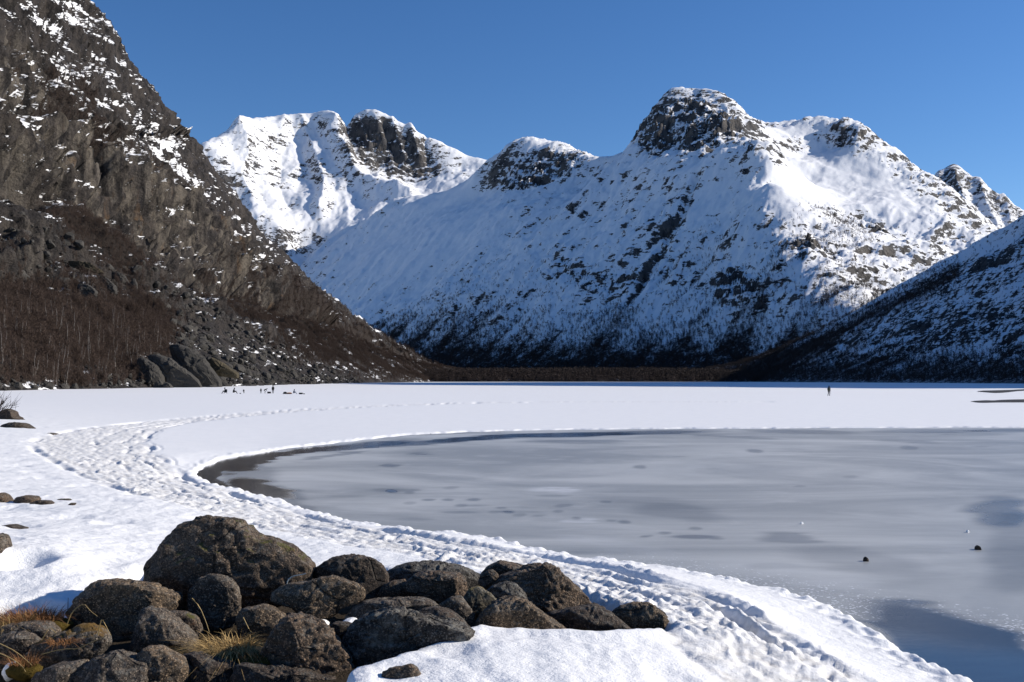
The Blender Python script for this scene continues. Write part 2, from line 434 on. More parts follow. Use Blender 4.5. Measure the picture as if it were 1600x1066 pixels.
# ------------------------------------------------------------------ far left snow peak
def build_far_peak():
    C = []
    def A(px, py, D): C.append(unp(px, py, D))
    skyl = [(250,262,5300),(300,233,5500),(322,221,5650),(350,203,5850),(372,190,6000),(400,186,6200),(440,181,6350),(475,179,6450),(497,175,6500),(512,174,6450),(526,183,6420),(541,193,6450),
            (553,183,6500),(567,177,6500),(585,176,6500),(605,184,6500),(640,201,6500),(680,219,6500),(715,236,6500),(750,249,6500),(790,262,6500)]
    for q in skyl: A(*q)
    for q in skyl: A(q[0], q[1] + 5, q[2] + 110); x, y, z = unp(*q); C.append((x * 1.08, y * 1.08, z - 60)); C.append((x * 1.3, y * 1.3, z - 500))
    for q in [(520,205,6250),(532,235,6050),(548,265,5880),(570,290,5760),(600,300,5700),(640,308,5600),(560,330,5480),(500,370,5250),(470,400,5150),(520,400,5000),(600,350,5200),(660,330,5400),
              (560,215,6420),(600,215,6430),(640,225,6430),(680,240,6420),(570,255,6180),(610,270,6250),(650,272,6290),(690,262,6330),(720,258,6400),(650,295,6000),(700,285,6100),(740,275,6250),(740,310,5900),
              (480,215,6280),(440,220,6100),(400,215,5900),(370,225,5700),(480,260,5980),(440,255,5850),(415,265,5700),(380,255,5620),(340,240,5450),(330,290,5200),(380,300,5400),(400,330,5230),(440,360,5100),(350,340,5050),
              (430,300,5520),(470,285,5780),(497,265,5880),(500,300,5620),(480,330,5420),(530,300,5700),(430,420,5000),(330,400,5200),(540,450,4700)]: A(*q)
    C = np.array(C)
    u = np.linspace(230, 830, 330); D = np.linspace(4650, 7300, 300)
    U, DD = np.meshgrid(u, D); X = (U - CXP) / F * DD; Y = DD
    Z = tps(C[:, :2] / 1000, C[:, 2] / 1000, np.stack([X.ravel(), Y.ravel()], 1) / 1000, 2e-5).reshape(X.shape) * 1000
    px, py = proj(X, Y, Z)
    wob = 5 * fbm2(X / 120, Y / 120, 3, 64)
    for pts, w, a_ in (([(516,172),(524,192),(531,218),(541,245),(556,275),(585,293),(640,308)], 20, 62), ([(468,176),(478,205),(487,235),(497,264),(507,292),(500,330)], 18, 40), ([(372,186),(385,215),(388,245),(378,280),(392,320)], 22, 45),
                       ([(585,172),(592,200),(600,225)], 9, 38), ([(640,198),(648,225),(655,250)], 9, 34), ([(612,186),(622,215),(634,250)], 7, 24), ([(555,176),(562,200),(575,230)], 8, 30), ([(445,178),(440,210),(430,235)], 14, 18)):
        d_, _, _ = line_sd(px + wob, py, pts); Z = Z + a_ * np.clip(1 - d_ / w, 0, 1) ** 1.2 * sstep(168, 200, py)
    for pts, w, a_ in (([(541,188),(546,210),(556,240),(580,270)], 10, 45), ([(430,225),(440,255),(435,285),(455,320)], 18, 30), ([(600,190),(612,225),(620,258)], 7, 30), ([(665,215),(668,250)], 8, 25)):
        d_, _, _ = line_sd(px + wob, py, pts); Z = Z - a_ * np.clip(1 - d_ / w, 0, 1) ** 1.2
    px, py = proj(X, Y, Z)
    rk = blobs(px, py, [(615,240,75,38,28,.7),(570,215,35,35,40,.3),(690,268,70,14,5,.35),(545,195,18,16,0,.3),(462,275,42,16,-25,.42),(500,265,10,26,10,.35),(520,280,24,30,50,.25),(540,230,12,45,-25,.3),
                         (350,212,40,12,-25,.22),(340,250,30,8,-20,.2),(430,310,50,30,10,.12),(560,315,50,14,10,.12),(600,268,50,14,30,.3)])
    spots = fbm2(X / 70, (Z + Y * .3) / 30, 4, 22, .62); ledge = ridged2(X / 240, Z / 45, 4, 12, .6)
    rk = .7 * np.minimum(rk, .6) + .2 * np.clip(rk - .6, 0, 1)
    R = 0.0 + .88 * rk + .16 * spots + .12 * (ledge - .55)
    rockm = sstep(.22, .75, R)
    gul = ridged2(X / 380, Y / 900, 5, 51, .5)
    crag = ridged2(X / 150, (Y + Z) / 150, 5, 71, .58)
    mid = ridged2(X / 130, Y / 300, 5, 53, .56)
    ph = Z / 42 + 1.5 * fbm2(X / 260, Y / 260, 3, 63); fr = ph - np.floor(ph)
    Z = Z + 42 * (sstep(.3, .62, fr) - fr) * np.clip(1.5 * (R - .1), 0, .85)
    Z = Z + 34 * (gul - gul.mean()) * (1 - .6 * sstep(6300, 6450, Y)) + 9 * (mid - mid.mean()) + 8 * fbm2(X / 110, Y / 110, 4, 81) + sstep(.2, .7, R) * 90 * (crag - crag.mean()) * (1 - .6 * sstep(6380, 6480, Y))
    rockm = np.clip(.8 * R + np.clip((.78 - grid_normals(X, Y, Z)[..., 2]) * 1.6, -.25, .7), -.3, 1)
    ob = grid_obj('far_snow_peak', X, Y, Z, M_far, dict(rock=rockm, veg=rockm * 0))
    tag(ob, 'high far snow peak with a dark cliff under its double summit', kind='structure')
build_far_peak()

# ------------------------------------------------------------------ far right pyramid peak
def build_pyramid():
    C = []
    skyl = [(1380,330,6500),(1440,290,6600),(1462,273,6700),(1480,262,6750),(1490,257,6750),(1502,262,6700),(1520,277,6600),(1550,298,6500),(1600,330,6400),(1680,380,6300),(1780,430,6200)]
    for q in skyl: C.append(unp(*q)); C.append(unp(q[0], q[1] + 6, q[2] + 110)); x, y, z = unp(*q); C.append((x * 1.12, y * 1.12, z - 300))
    for q in [(1490,300,6350),(1510,330,6050),(1530,360,5700),(1580,345,6000),(1460,310,6350),(1450,350,6000),(1600,380,5700),(1480,380,5500),(1700,420,5700),(1560,420,5200),(1660,450,5200)]: C.append(unp(*q))
    C = np.array(C)
    u = np.linspace(1400, 1740, 170); D = np.linspace(5200, 7400, 130)
    U, DD = np.meshgrid(u, D); X = (U - CXP) / F * DD; Y = DD
    Z = tps(C[:, :2] / 1000, C[:, 2] / 1000, np.stack([X.ravel(), Y.ravel()], 1) / 1000, 2e-5).reshape(X.shape) * 1000
    px, py = proj(X, Y, Z)
    R = .05 + blobs(px, py, [(1485,290,30,40,20,.3),(1560,320,60,14,35,.25),(1520,340,40,15,40,.1)]) + .2 + .2 * fbm2(X / 75, (Z + Y * .3) / 35, 4, 23, .62)
    crag = ridged2(X / 160, (Y + Z) / 160, 5, 72, .58)
    for pts, w, a_ in (([(1490,252),(1493,285),(1505,320),(1530,365)], 16, 60), ([(1468,266),(1462,300),(1455,340)], 10, 25), ([(1530,282),(1540,320),(1560,360)], 12, 35), ([(1570,308),(1580,350)], 12, 30)):
        d_, _, _ = line_sd(px + 3 * fbm2(X / 150, Y / 150, 3, 65), py, pts); Z = Z + a_ * np.clip(1 - d_ / w, 0, 1) ** 1.2 * sstep(255, 285, py)
    Z = Z + 40 * (crag - crag.mean()) * sstep(0, .6, R) * sstep(258, 285, py) + 8 * fbm2(X / 120, Y / 120, 4, 82)
    rockm = np.clip(R, -.3, 1)
    ob = grid_obj('pointed_far_peak', X, Y, Z, M_far, dict(rock=rockm, veg=rockm * 0))
    tag(ob, 'small pointed snowy peak far behind the right slope', kind='structure')
build_pyramid()

# ------------------------------------------------------------------ shaded slope on the right
RSIL = np.array([(1040,590,2150),(1130,572,1980),(1180,560,1880),(1260,527,1760),(1300,505,1720),(1350,478,1700),(1400,447,1680),(1450,420,1660),(1500,392,1610),(1540,372,1580),(1570,357,1560),(1600,340,1530),(1700,285,1480),(1900,170,1400),(2400,-100,1300),(3200,-400,1200)])
def right_height(X, Y):
    d = X - (405 - 40 * sstep(900, 1600, Y) - 60 * sstep(1600, 2200, Y))
    z = 0.42 * np.clip(d, 0, 60) + .63 * np.clip(d - 60, 0, 300) + 1.35 * np.clip(d - 360, 0, 2000)
    return np.where(d > 0, z, d * .05)
def build_right():
    u = np.concatenate([np.linspace(1010, 1660, 340), np.linspace(1670, 3600, 90)])
    D = 1.0 / np.linspace(1 / 330.0, 1 / 2400.0, 300)
    U, DD = np.meshgrid(u, D); X = (U - CXP) / F * DD; Y = DD
    Z = right_height(X, Y)
    Dm = np.interp(U, RSIL[:, 0], RSIL[:, 2]); zs = CH + (HY - np.interp(U, RSIL[:, 0], RSIL[:, 1])) / F * Dm
    w = sstep(-260, 0, Y - Dm)
    zcap = zs + (Y - Dm) * (.10)
    Z = np.where(U < 1720, Z * (1 - w) + np.minimum(Z, zcap) * w, Z)
    Z = np.where((Y > Dm) & (U < 1720), zs - (Y - Dm) * .12, Z)
    # the crest out of the frame that keeps this slope in shade
    crest = np.interp(Y, [200, 599, 843, 1100, 1300, 1450, 1600, 2300], [300, 440, 570, 620, 590, 470, 330, 240])
    Z = np.where(Z > crest, crest + (Z - crest) * .12, Z)
    up = sstep(3, 30, Z)
    px, py = proj(X, Y, Z)
    crag = ridged2(X / 60 + Y / 200, Y / 60, 5, 73, .58)
    strat = ridged2((X * .35 + Y) / 160, Z / 14 + Y / 170, 4, 33, .6)
    spots = fbm2(X / 19 + Y / 90, Y / 40 + Z / 9, 4, 24, .62)
    R = .33 + .22 * spots + .16 * (strat - .5) + blobs(px, py, [(1560,400,60,10,-28,.35),(1450,440,80,12,-30,.1),(1500,470,100,60,-28,.1),(1400,530,120,40,-10,.18),(1560,520,80,50,0,.15)]) - blobs(px, py, [(1570,370,60,16,-30,.35),(1360,480,60,12,-30,.3),(1480,410,60,12,-30,.25),(1350,545,30,8,-5,.5),(1500,548,80,9,-8,.3)])
    Z = Z + up * ((crag - .5) * 13 * sstep(.1, .8, R) + 6 * fbm2(X / 45, Y / 45, 4, 83))
    rockm = np.clip(R + up * np.clip((.84 - grid_normals(X, Y, Z)[..., 2]) * .9, -.15, .4), -.3, 1)
    diag = np.exp(-((py - (560 - (px - 1180) * .52 + 22 + (px - 1180) * .03)) / 15) ** 2) * (px > 1150) * (px < 1500)
    veg = np.clip(sstep(515, 580, py + 36 * fbm2(X / 50, Y / 50, 3, 94)) * .62 + diag * .62, 0, 1)
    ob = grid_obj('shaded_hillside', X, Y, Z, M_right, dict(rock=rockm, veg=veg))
    tag(ob, 'shaded rocky hillside streaked with snow rising on the right shore', kind='structure')
    wood = np.clip(sstep(505, 570, py + 40 * fbm2(X / 60, Y / 60, 3, 95)) * .8 + diag * 1.2 + .10, 0, 1) * (Z > 1) * (U < 1720) * (Y < Dm + 20)
    return X, Y, Z, wood
RX, RY, RZ, RWOOD = build_right()

# ------------------------------------------------------------------ steep rocky mountainside on the left
LSIL = np.array([(-400,-760,760),(-100,-330,800),(0,-190,860),(60,-95,900),(100,-52,930),(140,0,960),(170,33,975),(200,80,1010),(225,118,1035),(250,150,1060),(285,195,1095),(320,236,1130),(350,277,1170),(380,320,1220),(420,372,1290),(460,410,1350),(500,447,1430),(540,478,1530),(580,507,1680),(620,533,1820),(660,556,2000),(690,571,2150),(730,583,2300),(800,592,2400)])
def build_left():
    nc, nr = 560, 500
    u = np.concatenate([np.linspace(-420, -30, 60), np.linspace(-28, 780, nc - 60)])
    D = 1.0 / np.linspace(1 / 215.0, 1 / 2500.0, nr)
    U, DD = np.meshgrid(u, D); X = (U - CXP) / F * DD; Y = DD
    Dm = np.interp(U, LSIL[:, 0], LSIL[:, 2]); zs = CH + (HY - np.interp(U, LSIL[:, 0], LSIL[:, 1])) / F * Dm
    shore = -128 + 8 * fbm2(Y / 120, Y * 0, 3, 5) - 14 * sstep(420, 800, Y) + 22 * sstep(800, 1400, Y) + 90 * sstep(1500, 2300, Y)
    d = shore - X + 9 * fbm2(X / 60, Y / 90, 4, 6)
    d = d + 16 * fbm2(Y / 160, X / 160, 3, 7)* sstep(30, 120, d)
    z = .62 * np.clip(d, 0, 95) + 1.15 * np.clip(d - 95, 0, 60) + 1.75 * np.clip(d - 155, 0, 900)
    z = np.where(d > 0, z, d * .2)
    # benches and cliffs: push the profile into steps
    ph = z / 62 + .9 * fbm2(X / 150, Y / 190, 3, 8) + Y / 520
    st = ph - np.floor(ph); step = (sstep(.25, .75, st) - st)
    z = z + 34 * step * sstep(70, 140, z) * (.55 + .6 * fbm2(X / 200, Y / 200, 2, 9))
    # meet the traced skyline, then roll over behind it
    w = sstep(-.33, 0, (Y - Dm) / Dm)
    z0 = np.interp(U, LSIL[:, 0], LSIL[:, 1])
    # height the plain profile has on the skyline
    ratio_line = zs / Dm
    zz = np.minimum(z, ratio_line * Y * (1.0 + 0 * Y))
    z = z * (1 - w) + zz * w
    lift = sstep(-.22, 0, (Y - Dm) / Dm) * sstep(20, 60, z)
    z = z * (1 - lift) + (ratio_line * Y - (Dm - Y) * .22) * lift
    z = np.where(Y > Dm, zs - (Y - Dm) * .35, z)
    Z = z
    px, py = proj(X, Y, Z)
    hi = sstep(14, 50, Z)
    cliff = blobs(px, py, [(60,230,110,50,10,.5),(20,140,50,60,0,.5),(120,270,140,40,15,.5),(250,340,110,55,30,.55),(330,400,90,40,35,.55),(390,430,60,40,40,.5),(200,290,80,50,20,.4),(20,390,60,60,0,.35),(440,470,40,20,40,.3)])
    cl = sstep(.1, .5, cliff)
    N = grid_normals(X, Y, Z)
    p3 = np.stack([X.ravel(), Y.ravel(), Z.ravel()], 1)
    def rid3(q, oct, seed, gain=.55):
        s_ = 0; a_ = 1; n_ = 0
        for i in range(oct):
            s_ = s_ + a_ * (1 - 2 * np.abs(perlin3(q[:, 0], q[:, 1], q[:, 2], seed + i))); n_ += a_; a_ *= gain; q = q * 2.07 + 3.3
        return (s_ / n_).reshape(X.shape)
    def terr(v, k):
        f_ = v * k; i_ = np.floor(f_); return (i_ + sstep(.3, .7, f_ - i_)) / k
    slabs = rid3(p3 / np.array([70, 70, 55]), 5, 210)
    blocks = terr(fbm3(p3 / np.array([42, 30, 70]), 3, 220).reshape(X.shape), 4)
    blocks2 = terr(fbm3(p3 / np.array([14, 11, 24]), 3, 230).reshape(X.shape), 3)
    ledges = rid3(np.stack([p3[:, 0] / 90, p3[:, 1] / 110, (p3[:, 2] + .35 * p3[:, 1]) / 17], 1), 3, 240)
    up_mask = 1 - sstep(-.03, 0.0, (Y - Dm) / Dm) * .6
    dsp = hi * up_mask * (15 * (slabs - slabs.mean()) + 8.0 * (ledges - ledges.mean()) + 6 * blocks2) + cl * hi * up_mask * (24 * blocks + 9 * blocks2)
    for top, bot, amp in (([(-400,150),(0,205),(60,215),(130,240),(200,280),(270,325),(330,365),(400,415),(445,452),(520,500)], [(-400,260),(0,292),(60,300),(120,305),(190,350),(260,400),(320,440),(390,455),(440,485),(520,505)], 15),
                          ([(-400,20),(-40,50),(20,62),(60,110),(95,160),(140,205)], [(-400,160),(-40,190),(20,180),(60,185),(95,200),(140,212)], 9)):
        T = np.array(top, float); B = np.array(bot, float)
        ty = np.interp(px, T[:, 0], T[:, 1]) + 9 * fbm2(px / 40, py * 0, 3, 260); by_ = np.interp(px, B[:, 0], B[:, 1]) + 9 * fbm2(px / 40, py * 0 + 5, 3, 261)
        tt = (py - ty) / np.maximum(by_ - ty, 8)
        env = sstep(-.35, .0, tt) * (1 - sstep(1.0, 1.45, tt)) * sstep(-300, -100, px + 300) * (px < 520)
        joint = terr(perlin2(Y / 13 + .4 * fbm2(Y / 30, Z / 60, 2, 262), Z / 120, 263) + .5 * perlin2(Y / 5, Z / 70, 264), 3)
        dsp = dsp + hi * env * (amp * (1 - 2 * np.clip(tt, 0, 1)) + .55 * amp * joint)
        cl = np.maximum(cl, .62 * sstep(0, .1, tt) * (1 - sstep(.9, 1.05, tt)) * (px < 500))
    dsp = dsp + hi * up_mask * 2.0 * fbm3(p3 / 6.0, 3, 250).reshape(X.shape)
    X = X + N[..., 0] * dsp; Y = Y + N[..., 1] * dsp * .5; Z = Z + N[..., 2] * dsp
    Z = Z + (1 - hi) * sstep(0, 3, Z) * 2.4 * fbm2(X / 9, Y / 13, 3, 85)
    # snow lies on ledges of the upper slabs and in a few runnels
    sl = ridged2(Y / 130 + .5 * fbm2(Y / 60, Z / 40, 2, 36), (Z + .06 * Y) / 17, 4, 34, .6)
    sp = fbm2(Y / 26, (Z - .2 * Y) / 12, 4, 25, .62)
    plan = blobs(px, py, [(60,20,80,40,0,.30),(105,30,26,60,35,.34),(100,110,80,24,15,.32),(80,150,70,26,10,.34),(30,190,60,22,0,.34),(20,170,40,14,-10,.2),(180,170,40,30,40,.3),(170,90,60,40,50,.1),(240,220,60,18,42,.36),(270,250,46,16,42,.36),
        (300,290,50,14,40,.26),(320,310,40,10,42,.2),(345,325,60,10,45,.18),(410,405,30,7,42,.5),(440,440,40,9,42,.1),(215,265,26,16,10,.22),(250,332,13,10,20,.7),(240,290,22,10,-20,.25),(400,375,60,12,45,.18),(560,490,60,6,36,.38),(600,520,50,6,33,.3),(500,450,50,8,40,.15),
        (200,240,10,10,0,.3),(150,15,40,30,40,.1),(240,395,60,12,35,.2),(290,430,40,9,35,.3),(330,460,40,8,35,.2),(355,375,14,10,40,.3),(200,250,60,60,30,.05)])
    nzl = grid_normals(X, Y, Z)[..., 2]
    S = plan * .58 + .18 * sp + .60 * (sl - .60) + .65 * np.clip(nzl - .50, -.4, .4) + .20 - .12 * sstep(250, 450, py)
    rockm = np.clip(1.08 - 1.25 * S, 0, 1.3)
    tal = np.clip(pmask(px, py, [(-60,300),(60,340),(130,400),(200,440),(160,480),(60,450),(-60,440)], 22) + pmask(px, py, [(200,430),(260,430),(330,470),(430,530),(540,585),(560,600),(260,606),(235,560),(270,520),(240,470)], 18), 0, 1)
    brush = pmask(px, py, [(-60,425),(80,440),(180,465),(250,490),(275,540),(225,590),(120,600),(-60,600)], 42) + pmask(px, py, [(80,320),(150,330),(230,400),(330,460),(470,560),(700,600),(800,600),(800,570),(690,560),(560,500),(450,440),(400,425),(330,400),(290,440),(230,420),(200,440),(120,390)], 34) + 1.0 * pmask(px, py, [(40,120),(120,110),(170,200),(260,260),(330,330),(420,420),(520,490),(500,510),(380,440),(300,330),(180,260),(90,250),(30,190)], 16)
    brush = brush + .22 * pmask(px, py, [(-60,330),(150,330),(260,430),(310,530),(250,570),(-60,570)], 50)
    brush = np.clip(brush * (1.0 + 1.5 * fbm2(Y / 40, Z / 18, 4, 26)) + .15 * sstep(300, 420, py) * (fbm2(Y / 30, Z / 16, 3, 29) + .3), 0, 1) * (1 - .62 * tal) * (1 - .7 * sstep(.1, .6, S)) * (1 - .75 * sstep(.25, .6, cliff) * (fbm2(Y / 40, Z / 20, 3, 27) < .1))
    veg = brush * .85
    pale = np.clip(cl, 0, 1)
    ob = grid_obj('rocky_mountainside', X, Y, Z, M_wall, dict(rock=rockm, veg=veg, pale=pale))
    tag(ob, 'steep dark rocky mountainside with snow-streaked slabs filling the left', kind='structure')
    return X, Y, Z, brush, tal, Dm
LX, LY, LZ, LBRUSH, LTAL, LDM = build_left()
# ------------------------------------------------------------------ lake outline (ice free of snow)
shore_px = [(2100,1500),(1800,1250),(1620,1130),(1510,1066),(1462,1046),(1400,1010),(1345,975),(1290,950),(1235,930),(1180,915),(1120,902),(1050,890),(985,882),(920,876),(868,867),(800,850),(740,840),(700,835),(620,828),(540,815),(490,800),(430,782),(395,770),(360,765),(318,752),(306,741),
            (312,733),(330,724),(372,713),(420,706),(480,698),(545,690),(600,684),(660,678),(740,675),(860,672),(1050,670.5),(1250,669.5),(1600,668),(2300,668),(3600,668)]
SH = smooth_poly([on_z(*p) for p in shore_px], 2)
ICE_POLY = np.concatenate([SH, [[200, 20], [60, 1.0], [4, 1.0]]])

land_px = [(700,1066,.70),(850,1066,.68),(1000,1066,.58),(1150,1066,.42),(1300,1066,.26),(1420,1066,.14),(560,1045,.62),(650,1010,.60),(740,990,.58),(900,1002,.57),(1040,990,.46),(1100,960,.38),(1200,985,.28),(1000,930,.30),(850,890,.24),(1300,1010,.16),
    (500,1000,.55),(250,1000,.58),(50,1010,.64),(-150,1010,.7),(700,885,.34),(500,865,.38),(380,850,.42),(250,860,.58),(210,900,.62),(160,905,.66),(100,885,.80),(0,883,.84),(-150,890,.9),(100,958,.60),(0,958,.62),(-150,960,.7),(190,940,.58),
    (120,830,.66),(0,830,.70),(100,790,.57),(0,782,.60),(-100,780,.7),(300,800,.40),(400,820,.28),(200,760,.38),(100,720,.42),(0,720,.52),(0,690,.5),(-100,690,.6),(40,672,.46),(-40,655,.55),(30,640,.18),(80,690,.36),(160,690,.22),(250,700,.14),(250,740,.2),
    (300,660,.06),(120,640,.05),(60,622,.03),(500,650,.02),(900,640,.0),(1400,640,0),(700,620,0),(300,615,0),(1600,620,0),(2400,640,0),(1200,604,0),(0,611,0),(-300,640,.6),(-300,700,1.1),(-400,800,1.2),(-300,620,.1)]
land_c = np.array([(*on_z(a, b, z), z) for a, b, z in land_px] + [(0, 3.5, .85), (3, 3.5, .5), (-4, 3.5, .9), (0, 0, 1.1), (-8, 2, 1.2), (6, 1, .3)])
def land(X, Y):                # log-polar coordinates keep near and far detail comparable
    def lp(x, y): y2 = np.maximum(y, .8); return np.stack([x / (y2 + 1.5) * 2.2, np.log(y2 + 1.0)], -1)
    return tps(lp(land_c[:, 0], land_c[:, 1]), land_c[:, 2], lp(X.ravel(), Y.ravel()), 2e-4).reshape(X.shape)

# trodden path beside the shore
path_px = [(1420,1180,.3),(1260,1085,.32),(1180,1035,.32),(1090,980,.32),(990,932,.3),(880,900,.28),(770,876,.27),(650,856,.27),(540,836,.27),(440,814,.26),(340,788,.28),(250,762,.3),(185,732,.28),(140,705,.25),(150,686,.2),(215,668,.12),(310,655,.06),(430,644,.04),(560,636,.03),(720,630,.03),(900,628.5,.03),(1200,629,.03)]
PATH = smooth_poly([on_z(a, b, z) for a, b, z in path_px], 2)

# bare ground where the boulders lie (plan outline)
pile_px = [(-260,1010,.66),(-100,962,.66),(0,957,.62),(60,955,.60),(110,955,.6),(150,930,.6),(225,905,.58),(240,925,.55),(330,905,.5),(470,895,.42),(560,900,.4),(660,905,.4),(760,905,.4),(850,915,.4),(905,930,.4),(960,950,.44),(1045,978,.46),(1050,990,.46),(1000,995,.5),(930,1004,.55),(840,998,.57),(750,990,.6),(690,1005,.62),(630,1035,.64),(560,1062,.64),(520,1120,.66),(300,1240,.68),(-300,1200,.7)]
PILE = np.array([on_z(a, b, z) for a, b, z in pile_px])

def land_relief(X, Y, L):
    """snow surface height, dirt and gloss masks"""
    sd = poly_sd(X, Y, ICE_POLY)
    R = np.hypot(X, Y)
    near = 1 - sstep(25, 120, R)
    e = sd + (.07 + .010 * np.minimum(R, 60)) * fbm2(X * 1.3 / (1 + .03 * R), Y * 1.3 / (1 + .03 * R), 4, 101, .6)
    bank = sstep(-.1, 1.6, e + .15 * fbm2(X * .8, Y * .8, 2, 102))
    lip = .075 * sstep(0, .16, e) - .16 * (1 - sstep(-.25, .02, e))
    z = lip + L * bank
    dp, s, side = line_sd(X, Y, PATH)
    hw = .85 + .045 * np.clip(R - 10, 0, 30) * (1 - .55 * sstep(40, 70, R))
    inp = 1 - sstep(.75, 1.1, dp / hw + .22 * fbm2(X * .9, Y * .9, 3, 103))
    inp = inp * (1 - sstep(180, 420, R))
    ok = sstep(.25, .6, e)
    wx = X + .25 * fbm2(X * 1.1, Y * 1.1, 2, 113); wy = Y + .25 * fbm2(X * 1.1 + 9, Y * 1.1, 2, 114)
    foot = perlin2(wx * 2.7, wy * 2.0, 110); foot2 = perlin2(wx * 6.5 + 3, wy * 5.0, 111)
    vary = sstep(-.45, .45, fbm2(X * .55, Y * .45, 3, 115))
    chunk = np.abs(foot) * 1.2 + .55 * np.abs(foot2) + .34 * perlin2(X * 13, Y * 11, 112) + .22 * np.abs(perlin2(X * 27, Y * 23, 116))
    lumps = np.maximum(0, perlin2(wx * 8.5, wy * 7.0, 117) - .25) * 1.4
    along = perlin2(s / 1.1, dp * side * 5.0 + .6 * foot, 122) + .6 * perlin2(s / .6 + 4, dp * side * 11.0, 123)
    z = z + ok * inp * (-.034 + (.022 + .046 * vary) * (chunk - .42) + .035 * lumps * vary + .024 * along) * (1 + .5 * (1 - near))
    # sledge grooves on the shore side of the path
    wob = .16 * fbm2(s / 5.0, s * 0 + 2, 3, 121)
    for off, wd, dpth in ((.55, .05, .06), (.88, .08, .075), (1.04, .03, .025), (-.92, .08, .05), (.05, .05, .03)):
        br = sstep(-.25, .35, fbm2(s / 2.2, s * 0 + off * 9, 3, 120))
        oo = (off + wob * (1 + off)) * hw
        g = np.exp(-((dp * side * -1 - oo) / (wd * (1 + R * .02))) ** 2) * sstep(.2, .5, e) * br
        z = z - g * dpth * (1 + .02 * R) + .6 * dpth * br * (.6 + 1.2 * np.abs(foot2)) * np.exp(-((dp * side * -1 - oo - wd * 2.2) / (wd * 1.3)) ** 2) * ok
    # ragged crust along the waterline
    z = z + .05 * sstep(.02, .12, e) * (1 - sstep(.25, .6, e)) * np.clip(perlin2(X * 3.3, Y * 3.3, 118) + .6 * perlin2(X * 8, Y * 8, 119), -.6, 1) * near
    # old footprints and melt dimples on the open snow
    dim = perlin2(X * 2.0, Y * 1.6, 130) + .5 * perlin2(X * 4.3, Y * 3.6, 131)
    z = z + ok * (1 - inp) * near * (.017 * np.clip(L / .5, .15, 1) * dim + .007 * perlin2(X * 9, Y * 8, 132) * sstep(.1, .4, L))
    pr = np.maximum(0, perlin2(X * 1.25 + 7, Y * .95, 133) - .33)
    z = z - ok * (1 - inp) * near * .12 * pr * sstep(.15, .45, L)
    z = z + (1 - near) * .03 * fbm2(X / 14, Y / 5, 3, 134) * ok + .10 * sstep(120, 200, R) * ok * (fbm2(X / 60, Y / 30, 2, 135))
    dirt = inp * ok * (.60 + .8 * np.clip(.5 - chunk, 0, 1)) * (.4 + .6 * near)
    return z, e, inp, dirt
# ------------------------------------------------------------------ snow, soil, ice and water materials
def snow_material():
    t = NT('snow'); p = t.pos(); dirt = t.attr('dirt')
    g = t.noise(p, 55, 3, .6); m = t.noise(p, 9, 4, .6); b = t.noise(p, 1.2, 4, .55)
    col = t.mix(t.ramp(b, .3, .7), (0.82, 0.82, 0.82), (0.86, 0.855, 0.85))
    dm = t.math('MULTIPLY', dirt, t.ramp(t.noise(p, 5, 4, .65), .25, .75), clamp=True)
    col = t.mix(dm, col, (0.56, 0.53, 0.48))
    dist = t.n('ShaderNodeVectorMath', operation='LENGTH'); t.l(p, dist.inputs[0])
    fadef = t.ramp(dist.outputs['Value'], 8, 60, 1.0, 0.05)
    h = t.math('ADD', t.math('MULTIPLY', m, .7), t.math('MULTIPLY', g, .22))
    h = t.math('MULTIPLY', h, fadef)
    n = t.bump(h, .035, .9)
    return t.done(col, .6, n, .25)
M_snow = snow_material()

def soil_material():
    t = NT('dark_soil'); p = t.pos()
    n1 = t.noise(p, 4, 5, .65); n2 = t.noise(p, 30, 4, .7)
    col = t.mix(n1, (0.020, 0.016, 0.012), (0.075, 0.055, 0.034))
    return t.done(col, .95, t.bump(t.math('ADD', n1, n2), .05), .1)
M_soil = soil_material()

def ice_material():
    t = NT('lake_ice_sheet'); p = t.pos(); thin = t.attr('thin'); frost = t.attr('frost'); glint = t.attr('glint')
    big = t.noise(t.map(p, (.085, .15, 1)), 1.0, 6, .58, 1.2)
    mid = t.noise(t.map(p, (.40, .62, 1)), 1.0, 5, .62, .8)
    col = t.mix(t.ramp(big, .35, .68), (0.295, 0.302, 0.296), (0.51, 0.513, 0.495))
    col = t.mix(t.math('MULTIPLY', t.ramp(mid, .5, .75), .4), col, (0.57, 0.572, 0.555))
    col = t.mix(frost, col, (0.66, 0.67, 0.68))
    spots = t.voro(t.map(p, (.34, .62, 1)), 1.0)
    col = t.mix(t.math('MULTIPLY', t.math('MULTIPLY', t.ramp(spots, .20, .09), t.ramp(t.noise(t.map(p, (.05, .08, 1)), 1.0, 2), .48, .62)), .6), col, (0.07, 0.08, 0.10))
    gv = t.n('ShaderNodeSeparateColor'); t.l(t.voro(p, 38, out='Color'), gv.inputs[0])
    glint_specks = t.math('MULTIPLY', t.ramp(t.math('ADD', gv.outputs[0], t.math('MULTIPLY', glint, .16)), 1.045, 1.10), t.math('SUBTRACT', 1.0, thin), clamp=True)
    col = t.mix(t.math('MULTIPLY', thin, .95), col, (0.016, 0.022, 0.034))
    col = t.mix(glint_specks, col, (0.85, 0.86, 0.88))  # sun sparkle painted into the ice colour as white frost specks
    rough = t.mixf(t.ramp(thin, .3, .95), .42, .07)
    rough = t.mixf(glint, rough, .26)
    fine = t.noise(p, 34, 3, .7); wav = t.noise(t.map(p, (1.2, 3.0, 1)), 1.5, 3, .5)
    h = t.math('ADD', t.math('MULTIPLY', wav, .5), t.math('MULTIPLY', t.math('MULTIPLY', fine, glint), .55))
    h = t.math('MULTIPLY', h, t.ramp(thin, .2, .9, 1.0, .22))
    n = t.bump(h, .03, .55)
    return t.done(col, rough, n, .5)
M_ice = ice_material()

